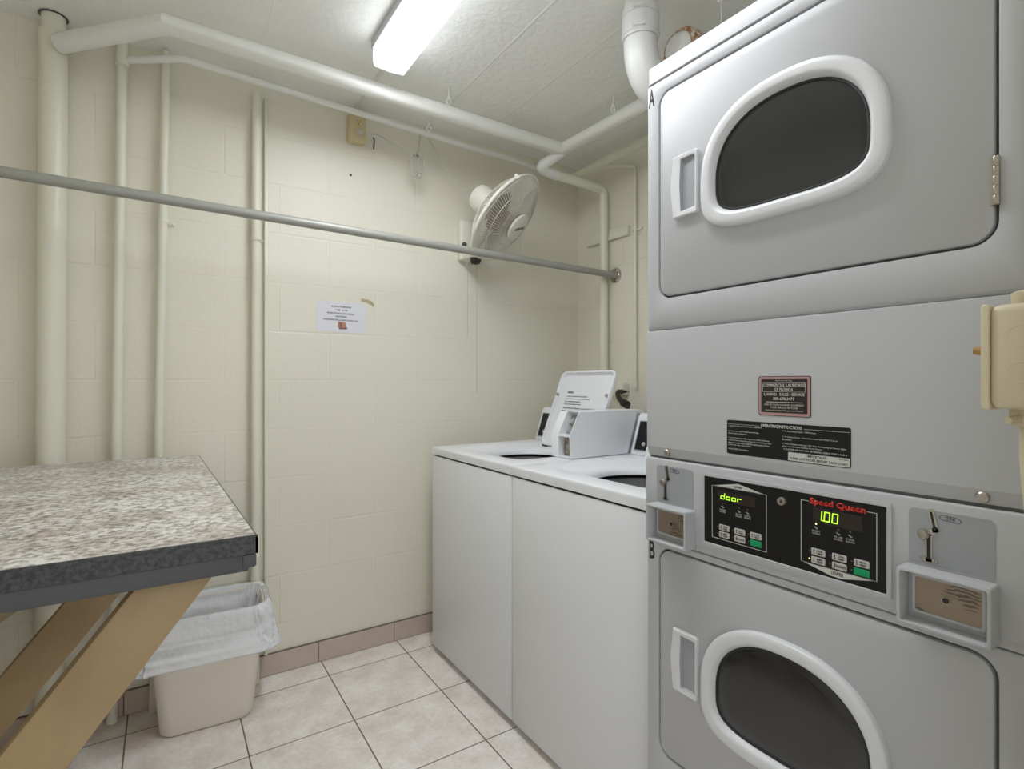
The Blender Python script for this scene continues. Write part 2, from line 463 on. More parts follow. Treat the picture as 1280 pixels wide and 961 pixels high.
obj('end_cap', bm, M['lensend'], fx)
bm = bmesh.new()
loops(bm, [[V(x, y, z) for x, z in pr2] for y in (.638, .6445)], cap0=True, cap1=True)
obj('end_cap', bm, M['lensend'], fx)

# ================================================================== PIPES
def pipe(name, label, pts, r, m='pipew', smooth_r=None, n=16, cat='pipe'):
    bm = bmesh.new(); tube(bm, pts, r, n=n, smooth_r=smooth_r)
    return tag(obj(name, bm, M[m]), label, cat)

# wall drain stack on the far left
st = thing('drain_stack', 'thickest vertical cream pipe on back wall at far left', 'pipe', (-.317, 2.30, 0))
bm = bmesh.new(); tube(bm, [(-.317, 2.312, 0), (-.305, 2.312, 2.345)], .038, n=24); obj('lower_pipe', bm, M['pipe'], st)
bm = bmesh.new(); tube(bm, [(-.305, 2.312, 2.345), (-.305, 2.312, 2.399)], .0325, n=24); obj('upper_pipe', bm, M['pipe'], st)
bm = bmesh.new(); lathe(bm, [(.036, 0), (.0395, .0005), (.0395, .002), (.036, .0022)], (-.305, 2.312, 2.3968), (0, 0, 1), n=28); obj('ceiling_gap', bm, M['gap'], st)

sr = thing('overhead_pipe', 'wide white pipe hung below ceiling turning along two walls', 'pipe', (.79, 1.98, 2.29))
bm = bmesh.new()
tube(bm, [(-.283, 2.272, 2.296), (.005, 1.985, 2.305), (1.578, 1.985, 2.285), (1.590, 1.345, 2.285), (XR-.001, 1.33, 2.285)], .030, n=24)
obj('run', bm, M['pipew'], sr)
bm = bmesh.new(); tube(bm, [(1.582, 1.982, 2.283), (1.500, 2.072, 2.212), (1.62, 2.083, 2.206)], .026, n=20, smooth_r=.045)
obj('branch_fitting', bm, M['pipew'], sr)
pipe('riser_pipe', 'cream pipe dropping down right wall near the room corner', [(1.621, 2.083, 2.206), (1.945, 2.10, 2.202), (1.947, 2.10, .02)], .0225, m='pipe', smooth_r=.035)

# thin pipe beside it
pipe('thin_overhead_pipe', 'slim white pipe along the top of the back wall', [(-.118, 2.325, 2.322), (-.107, 2.318, 2.322), (.055, 2.240, 2.342), (1.855, 2.268, 2.300)], .0125, m='pipew', smooth_r=.02)
pipe('side_pipe', 'grey white pipe under ceiling along right wall', [(1.856, 2.29, 2.296), (1.862, 1.46, 2.298), (XR-.001, 1.46, 2.298)], .019, m='pipe')
pipe('small_riser_pipe', 'thinnest pipe bent down the right wall beside the dryers', [(1.862, 2.02, 2.285), (1.962, 1.895, 2.262), (1.966, 1.895, 1.16)], .0085, m='pipe', smooth_r=.012)

def wall_pipe(label, xt, xb, r, ztop, y=2.326, clamp=None):
    t = thing('wall_pipe', label, 'pipe', (xb, y, 0))
    bm = bmesh.new(); tube(bm, [(xb, y, .002), (xt, y, ztop)], r, n=16); obj('tube', bm, M['pipe'], t)
    if clamp:
        bm = bmesh.new(); x = xb+(xt-xb)*clamp/ztop
        lathe(bm, [(r+.0015, 0), (r+.0025, .002), (r+.0025, .014), (r+.0015, .016)], (x, y, clamp-.008), (0, 0, 1), n=20, cap0=False, cap1=False)
        box(bm, x+r, x+r+.022, 2.354, 2.3575, clamp-.007, clamp+.007, bev=.001)
        lathe(bm, [(.004, 0), (.003, .003)], (x+r+.015, 2.354, clamp), (0, -1, 0), n=10)
        obj('clamp', bm, M['pipe'], t)
    return t
wp = wall_pipe('vertical cream pipe with top tee, second from the left', -.120, -.151, .0165, 2.395)
bm = bmesh.new(); lathe(bm, [(.0165, 0), (.021, .002), (.021, .05), (.0165, .052)], (-.1213, 2.326, 2.30), (0, 0, 1), n=20); obj('coupling', bm, M['pipe'], wp)
wall_pipe('slim vertical cream pipe with side clamp, third from the left', .008, -.030, .0150, 2.395, clamp=1.775)
wall_pipe('clamped vertical cream pipe on back wall nearest the paper notice', .309, .302, .0170, 2.33, y=2.3255, clamp=1.755)
bm = bmesh.new(); box(bm, .339, .352, 2.341, 2.3595, .09, 2.33, bev=.003)
tag(obj('wire_raceway', bm, M['pipe']), 'narrow cream wire channel running close beside a wall pipe', 'wire channel')

# pipe hangers
def hanger(label, x, y, ztop, zp, r):
    t = thing('pipe_hanger', label, 'pipe hanger', (x, y, ztop), 'pipe hangers')
    bm = bmesh.new(); tube(bm, [(x, y, H-.001), (x, y, zp+r+.025)], .0035, n=8)
    obj('rod', bm, M['pipew'], t)
    bm = bmesh.new()
    lathe(bm, [(.007, 0), (.009, .004), (.009, .012), (.007, .016)], (x, y, zp+r+.024), (0, 0, 1), n=12)
    lathe(bm, [(.0045, -.014), (.0045, .014)], (x, y, zp+r+.014), (0, 1, 0), n=10)
    obj('bolt', bm, M['pipew'], t)
    bm = bmesh.new(); d = V(-y, x, 0).normalized()
    tube(bm, [V(x, y, zp+r+.016)+d*.010*math.cos(a)+V(0, 0, .011*math.sin(a)) for a in [PI*2*j/16 for j in range(17)]], .0042, n=6)
    tube(bm, [(x, y, zp+r-.004), (x, y, zp+r+.006)], .0055, n=8)
    obj('eye_nut', bm, M['pipew'], t)
    return t
t = hanger('white hanger above wide overhead pipe, in front of the ceiling light end', .983, 1.985, H, 2.293, .030)
t = hanger('small white hanger on the slim overhead pipe', 1.015, 2.254, H, 2.319, .0125)
t = hanger('white hanger above the overhead pipe near the dryers', 1.581, 1.647, H, 2.285, .030)

# large drain elbow from the ceiling
dp = thing('drain_pipe', 'fat white drain pipe with elbow and banded coupling near ceiling', 'pipe', (1.255, 1.185, 2.4))
PX, PY = 1.250, 1.183
bm = bmesh.new(); tube(bm, [(PX, PY, 2.399), (PX, PY, 2.10), (XR-.001, PY-.10, 2.10)], .052, n=28, smooth_r=.15); obj('elbow', bm, M['pvc'], dp)
bm = bmesh.new(); lathe(bm, [(.052, 0), (.056, .001), (.0575, .01), (.0575, .085), (.056, .095), (.052, .096)], (PX, PY, 2.254), (0, 0, 1), n=36, cap0=False, cap1=False); obj('coupling', bm, M['pvc'], dp)
for z in (2.264, 2.322):
    bm = bmesh.new(); lathe(bm, [(.0572, 0), (.0592, .001), (.0592, .009), (.0572, .010)], (PX, PY, z), (0, 0, 1), n=36, cap0=False, cap1=False)
    d = V(-.77, -.64, 0).normalized(); e = V(.64, -.77, 0)
    c = V(PX, PY, z+.009)+d*.060
    tube(bm, [c-e*.018, c+e*.018], .0055, n=8)
    obj('clamp_band', bm, M['pvc'], dp)
# rusting capped pipe
rp = thing('capped_pipe', 'rust spotted white pipe cap behind the stacked dryers near ceiling', 'pipe', (1.40, 1.18, 2.27))
bm = bmesh.new(); tube(bm, [(1.44, 1.16, 2.272), (XR-.001, 1.16, 2.272)], .060, n=28); obj('tube', bm, M['pipew'], rp)
bm = bmesh.new(); lathe(bm, [(.002, -.026), (.025, -.024), (.043, -.014), (.052, .002)], (1.40, 1.16, 2.272), (1, 0, 0), n=36, cap1=False); obj('cap', bm, M['pipew'], rp)
bm = bmesh.new(); lathe(bm, [(.050, .003), (.052, -.004), (.058, -.004), (.066, .008), (.068, .022), (.066, .06), (.062, .064)], (1.40, 1.16, 2.272), (1, 0, 0), n=36, cap0=False, cap1=False); obj('cap_rim', bm, M['rust'], rp)
# thin strap hanging from ceiling over the dryers
hs = thing('hanging_wire', 'thin white wire hanging from ceiling bracket above stacked dryers', 'wire', (1.42, 1.02, 2.4))
bm = bmesh.new(); tube(bm, [(1.42, 1.015, 2.39), (1.42, 1.015, 2.22)], .002, n=6); obj('wire', bm, M['pipew'], hs)
bm = bmesh.new(); box(bm, 1.33, 1.42, 1.008, 1.022, 2.384, 2.3985, bev=.002)
tube(bm, [(1.37, 1.012, 2.385), (1.33, 1.03, 2.335)], .004, n=6); tube(bm, [(1.405, 1.012, 2.385), (1.40, 1.01, 2.33)], .004, n=6); obj('bracket', bm, M['pipew'], hs)

# ================================================================== HANGING ROD
rd = thing('hanging_rod', 'grey metal hanging rod spanning the room, flanged to right wall', 'rod', (XR, 2.05, 1.75))
bm = bmesh.new(); tube(bm, [(XL+.001, 2.05, 1.786), (XR-.004, 2.05, 1.747)], .0165, n=20); obj('tube', bm, M['rod'], rd)
bm = bmesh.new(); lathe(bm, [(.040, 0), (.040, .003), (.036, .005), (.022, .006), (.021, .022), (.0168, .022)], (XR-.0005, 2.05, 1.747), (-1, 0, 0), n=28, cap1=False); obj('flange', bm, M['chrome'], rd)
for a in (PI/2, -PI/2):
    bm = bmesh.new(); lathe(bm, [(.006, 0), (.005, .0025), (.001, .004)], (XR-.005, 2.05+.03*math.cos(a), 1.747+.03*math.sin(a)), (-1, 0, 0), n=10); obj('screw', bm, M['gap'], rd)

# ================================================================== RIGHT WALL FITTINGS
bm = bmesh.new(); box(bm, XR-.022, XR-.0005, 1.945, 2.255, 1.935, 1.985, bev=.003)
tag(obj('wall_board', bm, M['pipe']), 'short cream painted board screwed across right wall behind riser pipe', 'board')
jb = thing('junction_box', 'small cream box on right wall just above the open washer lid', 'junction box', (XR, 1.98, 1.15))
bm = bmesh.new(); box(bm, XR-.045, XR-.0005, 1.955, 2.035, 1.125, 1.185, bev=.006); obj('box', bm, M['pipe'], jb)
bm = bmesh.new(); lathe(bm, [(.006, 0), (.005, .003)], (XR-.045, 1.995, 1.155), (-1, 0, 0), n=12); obj('screw', bm, M['pipe'], jb)
bm = bmesh.new()
tube(bm, [(XR-.001, 1.968, 1.142), (1.905, 1.960, 1.140), (1.900, 1.940, 1.105), (1.895, 1.888, 1.083), (1.88, 1.86, 1.06), (1.862, 1.855, .90)], .0125, n=10, smooth_r=.02)
tube(bm, [(1.897, 1.912, 1.090), (1.893, 1.876, 1.078)], .019, n=12)
tag(obj('washer_hose', bm, M['hose']), 'black hose looping behind the open washer lid', 'hose')
for zc in (1.75, 1.165):
    pass
cl = bmesh.new(); box(cl, XR-.012, XR-.0005, 1.862, 1.93, 1.945, 1.955, bev=.002)
tag(obj('pipe_clip', cl, M['pipe']), 'tiny cream clip holding the thinnest pipe on right wall', 'clip')

# ================================================================== BACK WALL FITTINGS
ol = thing('electrical_outlet', 'ivory double outlet high on back wall under slim pipe', 'outlet', (.712, YB, 2.29))
bm = bmesh.new(); box(bm, .672, .742, YB-.040, YB-.0005, 2.236, 2.350, bev=.004); obj('box', bm, M['ivory'], ol)
bm = bmesh.new(); box(bm, .674, .745, YB-.046, YB-.0405, 2.233, 2.350, bev=.002); obj('cover_plate', bm, M['ivory'], ol)
for z in (2.318, 2.268):
    bm = bmesh.new(); prism(bm, rrect(.710, z, .034, .028, .008), 'y', YB-.0485, YB-.0462)
    r_ = obj('receptacle', bm, M['ivory'], ol)
    bm = bmesh.new()
    for dx in (-.007, .007): box(bm, .710+dx-.0012, .710+dx+.0012, YB-.0492, YB-.0486, z-.001, z+.008)
    lathe(bm, [(.0025, 0), (.0025, .0006)], (.710, YB-.0486, z-.007), (0, -1, 0), n=10)
    obj('slots', bm, M['rubber'], r_)
bm = bmesh.new(); box(bm, .704, .716, YB-.028, YB-.012, 2.349, 2.3998, bev=.002)
box(bm, .704, .716, 1.866, YB-.012, 2.389, 2.3995, bev=.002)
tag(obj('ceiling_raceway', bm, M['pipew']), 'pale wire channel on ceiling from light fixture to outlet', 'wire channel')

pc = thing('power_cord', 'thin grey fan cord plugged into the high ivory outlet', 'cord', (.71, 2.30, 2.268))
bm = bmesh.new(); box(bm, .698, .722, YB-.074, YB-.0495, 2.256, 2.280, bev=.006); obj('plug', bm, M['cord'], pc)
def sag(a, b, s, n=12):
    a, b = Vector(a), Vector(b)
    return [a.lerp(b, k/n)-V(0, 0, s*4*(k/n)*(1-k/n)) for k in range(n+1)]
bm = bmesh.new()
p1 = [V(.722, 2.29, 2.266), V(.775, 2.28, 2.268)]+sag((.80, 2.28, 2.266), (.955, 2.262, 2.21), .004)
tube(bm, p1, .0028, n=6)
tube(bm, [(.955, 2.262, 2.21), (.968, 2.26, 2.25), (.972, 2.254, 2.306)], .0028, n=6)
# bundled loops
for j, (dx, dz) in enumerate(((-.020, 0), (.016, -.006), (-.008, -.012), (.022, .02))):
    pts = [V(.958+dx*.5+.018*math.sin(a)*(1 if j < 3 else 1.3), 2.262-.004*j, 2.165-.0*j+dz+.052*math.cos(a)) for a in [2*PI*k/20 for k in range(21)]]
    tube(bm, pts, .0024, n=6)
tube(bm, sag((1.012, 2.254, 2.30), (1.225, 2.24, 2.075), .02), .0028, n=6)
obj('cable', bm, M['cord'], pc)
bm = bmesh.new(); lathe(bm, [(.010, 0), (.012, .004), (.010, .008)], (.957, 2.262, 2.205), (0, 0, 1), n=12); obj('twist_tie', bm, M['cordd'], pc)
bm = bmesh.new(); tube(bm, [(.792, YB-.0005, 2.287), (.792, YB-.006, 2.285), (.790, YB-.02, 2.270), (.783, YB-.03, 2.225)], .0035, n=6)
tag(obj('wire_stub', bm, M['cordd']), 'short dark wire end hanging from wall beside ivory outlet', 'wire')
bm = bmesh.new(); lathe(bm, [(.0055, 0), (.005, .002), (.001, .003)], (.690, YB-.0002, 2.10), (0, -1, 0), n=12)
tag(obj('wall_plug', bm, M['rubber']), 'small black screw hole in back wall below the outlet', 'screw')

# paper notice
nt_ = thing('paper_notice', 'white printed notice taped on back wall beside clamped pipe', 'notice', (.65, YB, 1.47))
ry = Matrix.Rotation(math.radians(1.0), 4, 'Y')
def note_m(x, z, dy=.0016): return Matrix.Translation((.652, YB-dy, 1.472)) @ ry @ Matrix.Translation((x, 0, z)) @ face_y(0, 0, 0)
bm = bmesh.new(); box(bm, -.106, .106, -.0012, -.0002, -.066, .066); bm.transform(Matrix.Translation((.652, YB, 1.472)) @ ry); obj('sheet', bm, M['paper'], nt_, smooth=None)
bm = bmesh.new()
for s, z, w in (('LAUNDRY ROOM HOURS', .045, .086), ('7 AM - 10 PM', .030, .050), ('PLEASE DO NOT LEAVE LAUNDRY', .016, .118), ('UNATTENDED', .002, .048), ('PLEASE LEAVE THE LAUNDRY ROOM CLEAN', -.013, .152)):
    text_bm(bm, s, note_m(-.004, z), w=w, h=.0072, bold=.012)
obj('printed_text', bm, M['print_d'], nt_, smooth=None)
bm = bmesh.new(); prism(bm, [(-.018, -.046), (.016, -.046), (.020, -.040), (.014, -.022), (-.016, -.020)], 'y', -.0018, -.0013); bm.transform(Matrix.Translation((.652, YB, 1.472)) @ ry)
pic = obj('printed_picture', bm, M['orange'], nt_, smooth=None)
bm = bmesh.new(); prism(bm, [(-.014, -.053), (.022, -.052), (.024, -.044), (-.012, -.046)], 'y', -.0022, -.0014); prism(bm, [(-.008, -.044), (.0, -.044), (-.002, -.026), (-.010, -.024)], 'y', -.0022, -.0019); bm.transform(Matrix.Translation((.652, YB, 1.472)) @ ry)
obj('picture_shading', bm, M['brown'], pic, smooth=None)
bm = bmesh.new()
loops(bm, [[V(x, YB-.0006-d, z+.0065), V(x, YB-.0012-d, z+.0065), V(x+.002, YB-.0012-d*.4, z-.0065), V(x+.002, YB-.0006-d*.4, z-.0065)] for x, z, d in ((.735, 1.5535, 0), (.752, 1.553, .002), (.768, 1.5495, .006), (.782, 1.543, .008), (.793, 1.535, .003))], cap0=True, cap1=True)
tag(obj('tape_strip', bm, M['tape']), 'peeling yellowed tape above right corner of the notice', 'tape')

# ================================================================== WALL FAN
fn = thing('wall_fan', 'white oscillating wall fan tilted down, above the washers', 'fan', (1.25, YB, 1.88))
FC = V(1.316, 2.07, 1.940)
n_ = V(.478, -.595, -.644).normalized()
e1 = V(.595, .478, 0).normalized(); e2 = n_.cross(e1).normalized()
th = math.radians(26.6)
e1, e2 = e1*math.cos(th)+e2*math.sin(th), e2*math.cos(th)-e1*math.sin(th)
def FP(r, a, h): return FC+e1*(r*math.cos(a))+e2*(r*math.sin(a))+n_*h
RF = .216
def dome(r, front):       # height of the cage at radius r
    q = r/RF
    return (.062*(1-q**3.2) if front else -.090*(1-q**3.4))
def ring(bm, r, h, t, n=72, m=6): 
    rings = []
    for k in range(n):
        a = 2*PI*k/n
        u = e1*math.cos(a)+e2*math.sin(a)
        rings.append([FP(r, a, h)+u*(t*math.cos(2*PI*j/m))+n_*(t*math.sin(2*PI*j/m)) for j in range(m)])
    loops(bm, rings+[rings[0]])
for front in (True, False):
    bm = bmesh.new()
    r0 = .062 if front else .070
    for k in range(96):
        a = 2*PI*k/96
        tw = .16 if front else .0
        pts = [FP(r0+(RF-r0)*j/7, a+tw*(1-j/7), dome(r0+(RF-r0)*j/7, front)) for j in range(8)]
        tube(bm, pts, .0014, n=4, cap=False)
    for r in (.105, .165, .205): ring(bm, r, dome(r, front), .0016)
    obj('front_grille' if front else 'rear_grille', bm, M['fangrill'], fn)
bm = bmesh.new(); ring(bm, RF+.001, 0, .0065); 
box_c = FP(RF+.008, PI/2+.45, 0)
obj('rim', bm, M['fan'], fn)
bm = bmesh.new(); c = FP(RF+.006, PI/2+.30, 0); tube(bm, [c-n_*.012, c+n_*.012], .008, n=8); obj('clip', bm, M['fan'], fn)
bm = bmesh.new(); lathe(bm, [(.064, .066), (.066, .070), (.064, .078), (.050, .083), (.002, .085)], FC, n_, n=36); bd = obj('badge', bm, M['fan'], fn)
mt = Matrix((( e1.x, e2.x, n_.x, 0), (e1.y, e2.y, n_.y, 0), (e1.z, e2.z, n_.z, 0), (0, 0, 0, 1)))
bm = bmesh.new(); text_bm(bm, 'HURRICANE', Matrix.Translation(FC+n_*.0852) @ mt, w=.078, h=.014, bold=.02); obj('lettering', bm, M['print_d'], bd, smooth=None)
for k in range(3):
    bm = bmesh.new(); a0 = 2*PI*k/3+.4
    rows = []
    for j in range(9):
        r = .030+(.188-.030)*j/8
        wdt = .55+1.0*math.sin(PI*min(1, (j+1)/9.5))
        row_t = [FP(r, a0+wdt*(i/6-.5)+.25*j/8, .032*(i/6-.5)*(1-.3*j/8)+.012+.001) for i in range(7)]
        row_b = [FP(r, a0+wdt*(i/6-.5)+.25*j/8, .032*(i/6-.5)*(1-.3*j/8)+.012-.001) for i in range(7)]
        rows.append(row_t+row_b[::-1])
    loops(bm, rows, cap0=True, cap1=True)
    obj('blade', bm, M['fanb'], fn)
bm = bmesh.new(); lathe(bm, [(.010, .045), (.028, .040), (.032, .030), (.032, -.02)], FC, n_, n=24); obj('hub', bm, M['fanb'], fn)
bm = bmesh.new(); lathe(bm, [(.070, -.068), (.072, -.078), (.062, -.085), (.062, -.165), (.056, -.185), (.040, -.196), (.002, -.200)], FC, n_, n=32); obj('motor_housing', bm, M['fan'], fn)
mc = FC-n_*.13
bm = bmesh.new(); box(bm, 1.212, 1.292, YB-.045, YB-.0005, 1.785, 1.985, bev=.012, seg=3); obj('wall_bracket', bm, M['fan'], fn)
bm = bmesh.new(); tube(bm, [(1.252, YB-.03, 1.83), (1.254, YB-.11, 1.845), (mc.x, mc.y+.01, 1.91), (mc.x, mc.y, mc.z-.03)], .027, n=18, smooth_r=.05); obj('neck', bm, M['fan'], fn)
bm = bmesh.new(); box(bm, 1.225, 1.36, YB-.17, YB-.04, 1.785, 1.82, bev=.012, seg=3); obj('switch_box', bm, M['fan'], fn)
bm = bmesh.new(); lathe(bm, [(.027, 0), (.027, .012), (.020, .026), (.004, .030)], (1.262, YB-.10, 1.786), (0, 0, -1), n=20); obj('knob', bm, M['rubber'], fn)
bm = bmesh.new(); lathe(bm, [(.012, 0), (.012, .014)], (1.222, YB-.06, 1.853), (-.5, -1, 0), n=14); obj('tilt_screw', bm, M['rubber'], fn)
for x, zb in ((1.235, 1.41), (1.286, 1.12)):
    bm = bmesh.new(); tube(bm, [(x, YB-.07, 1.788), (x, YB-.07, zb)], .0013, n=5, cap=True)
    pcd = obj('pull_cord', bm, M['cord'], fn)
    bm = bmesh.new(); lathe(bm, [(.002, .012), (.0045, .008), (.0065, 0), (.004, -.008)], (x, YB-.07, zb-.004), (0, 0, 1), n=10); obj('cord_end', bm, M['fan'], pcd)

# ================================================================== WORK TABLE
tb = thing('work_table', 'tall speckled laminate work table with diagonal board legs', 'table', (-.28, 1.65, 0))
TX0, TX1, TY0, TY1, TZ = XL+.001, .128, 1.025, 2.262, .924
bm = bmesh.new(); prism(bm, [(TX0, TY0+.004), (TX1+.006, TY0+.004), (TX1-.022, TY1), (TX0, TY1)], 'z', TZ-.030, TZ); obj('tabletop', bm, M['granite'], tb, smooth=None)
bm = bmesh.new(); prism(bm, [(TX0, TY0-.001), (TX1+.010, TY0-.001), (TX1+.010, TY0+.0038), (TX0, TY0+.0038)], 'z', TZ-.032, TZ-.0002)
prism(bm, [(TX1+.0062, TY0-.001), (TX1+.010, TY0-.001), (TX1-.018, TY1), (TX1-.0218, TY1)], 'z', TZ-.032, TZ-.003)
obj('edge_band', bm, M['slate'], tb, smooth=None)
bm = bmesh.new(); box(bm, TX0, TX1-.004, TY0+.002, TY0+.022, TZ-.062, TZ-.0325, bev=.002)
box(bm, TX1-.014, TX1+.008, TY0-.001, TY0+.03, TZ-.056, TZ-.0325, bev=.004)
obj('apron', bm, M['slate2'], tb)
bm = bmesh.new(); prism(bm, [(TX0, TY0+.024), (TX1-.012, TY0+.024), (TX1-.036, TY1-.004), (TX0, TY1-.004)], 'z', TZ-.048, TZ-.0305); obj('underlay', bm, M['chip'], tb, smooth=None)
def wall_brace(name, y, xt, xb, w, m, zt=.8755, th=.038):
    """diagonal board in the plane y..y+th running from under the table's free edge down to the foot of the left wall"""
    k = zt/(xt-xb); xw = XL+.002
    zl = zt-(xt-w-xw)*k
    foot = [(xb, 0), (xw, 0)] if xb > xw else [(xw, zt-(xt-xw)*k)]
    bm = bmesh.new(); prism(bm, [(xt-w, zt), (xt, zt)]+foot+[(xw, zl)], 'y', y, y+th, bev=.002); return obj(name, bm, m, tb)
wall_brace('leg', 1.052, .086, -.584, .110, M['wood'])
wall_brace('leg', 1.60, .066, -.618, .104, M['wood'])
bm = bmesh.new(); prism(bm, [(XL+.004, .365), (.05, .815), (.05, .870), (-.06, .870), (XL+.004, .455)], 'y', 2.00, 2.038, bev=.002); obj('brace', bm, M['stained'], tb)

# ================================================================== WASTE BIN AND BAG
BX, BY = .133, 2.192; brot = math.radians(-4)
def rr3(w, d, r, z, dx=0, dy=0, n=8):
    cs, sn = math.cos(brot), math.sin(brot)
    return [V(BX+dx+x*cs-y*sn, BY+dy+x*sn+y*cs, z) for x, y in rrect(0, 0, w, d, r, n)]
wb = thing('waste_bin', 'cream plastic waste bin on floor beside the work table', 'waste bin', (BX, BY, 0))
bm = bmesh.new()
loops(bm, [rr3(.265, .155, .04, .0015), rr3(.285, .172, .045, .010), rr3(.352, .235, .05, .385), rr3(.372, .255, .055, .387), rr3(.372, .255, .055, .395), rr3(.350, .233, .05, .395), rr3(.280, .168, .04, .014)], cap0=True, cap1=True)
obj('tub', bm, M['bin'], wb, smooth=50)
bm = bmesh.new()
def ridge(q): return 1-2*abs(noise.noise(q))
def bagring(w, d, r, z, amp, seed, zamp=0, n=34):
    base = rr3(w, d, r, z, n=n)
    out = []
    for i, p in enumerate(base):
        a = 2*PI*i/len(base)
        q = V(math.cos(a)*3.4, math.sin(a)*3.4, seed*.40)
        f = .9*noise.noise(q)+.8*(ridge(q*1.7+V(5, 1, 2))-.5)+.45*(ridge(q*3.6+V(1, 7, 3))-.5)
        c = V(BX, BY, z); u = (p-c); u.z = 0
        k = 1+amp*f/u.length
        out.append(V(c.x+u.x*k, min(c.y+u.y*k, 2.342), z+zamp*(noise.noise(q*.9+V(9, 4, 2))+.4*noise.noise(q*2.6))))
    return out
key = [(.255, .130, .05, .215, .010, 1, 0), (.285, .165, .05, .27, .016, 2.2, .008), (.315, .195, .05, .32, .013, 3.4, .008), (.330, .212, .05, .36, .010, 4.2, .005),
      (.345, .228, .05, .388, .005, 5, .004), (.360, .244, .055, .4075, .0025, 5.5, .004), (.384, .266, .06, .4085, .0025, 6, .004),
      (.399, .279, .06, .394, .003, 6.6, .005), (.404, .282, .06, .370, .009, 7.4, .008), (.408, .284, .06, .345, .013, 8.4, .010), (.416, .288, .06, .320, .014, 9.3, .010),
      (.428, .296, .06, .300, .013, 10.2, .010), (.442, .304, .06, .282, .010, 11, .008), (.454, .312, .06, .268, .008, 11.7, .007), (.458, .315, .06, .260, .007, 12, .007), (.450, .309, .06, .255, .007, 12.2, .007), (.410, .284, .06, .260, .004, 12.6, .006)]
rg = []
for k0, k1 in zip(key, key[1:]):
    for t in (0, .33, .67): rg.append(bagring(*[a+(b-a)*t for a, b in zip(k0, k1)]))
rg.append(bagring(*key[-1]))
loops(bm, rg)
tag(obj('bin_bag', bm, M['bag'], smooth=60), 'white plastic bag folded over the rim of the waste bin', 'bin bag')

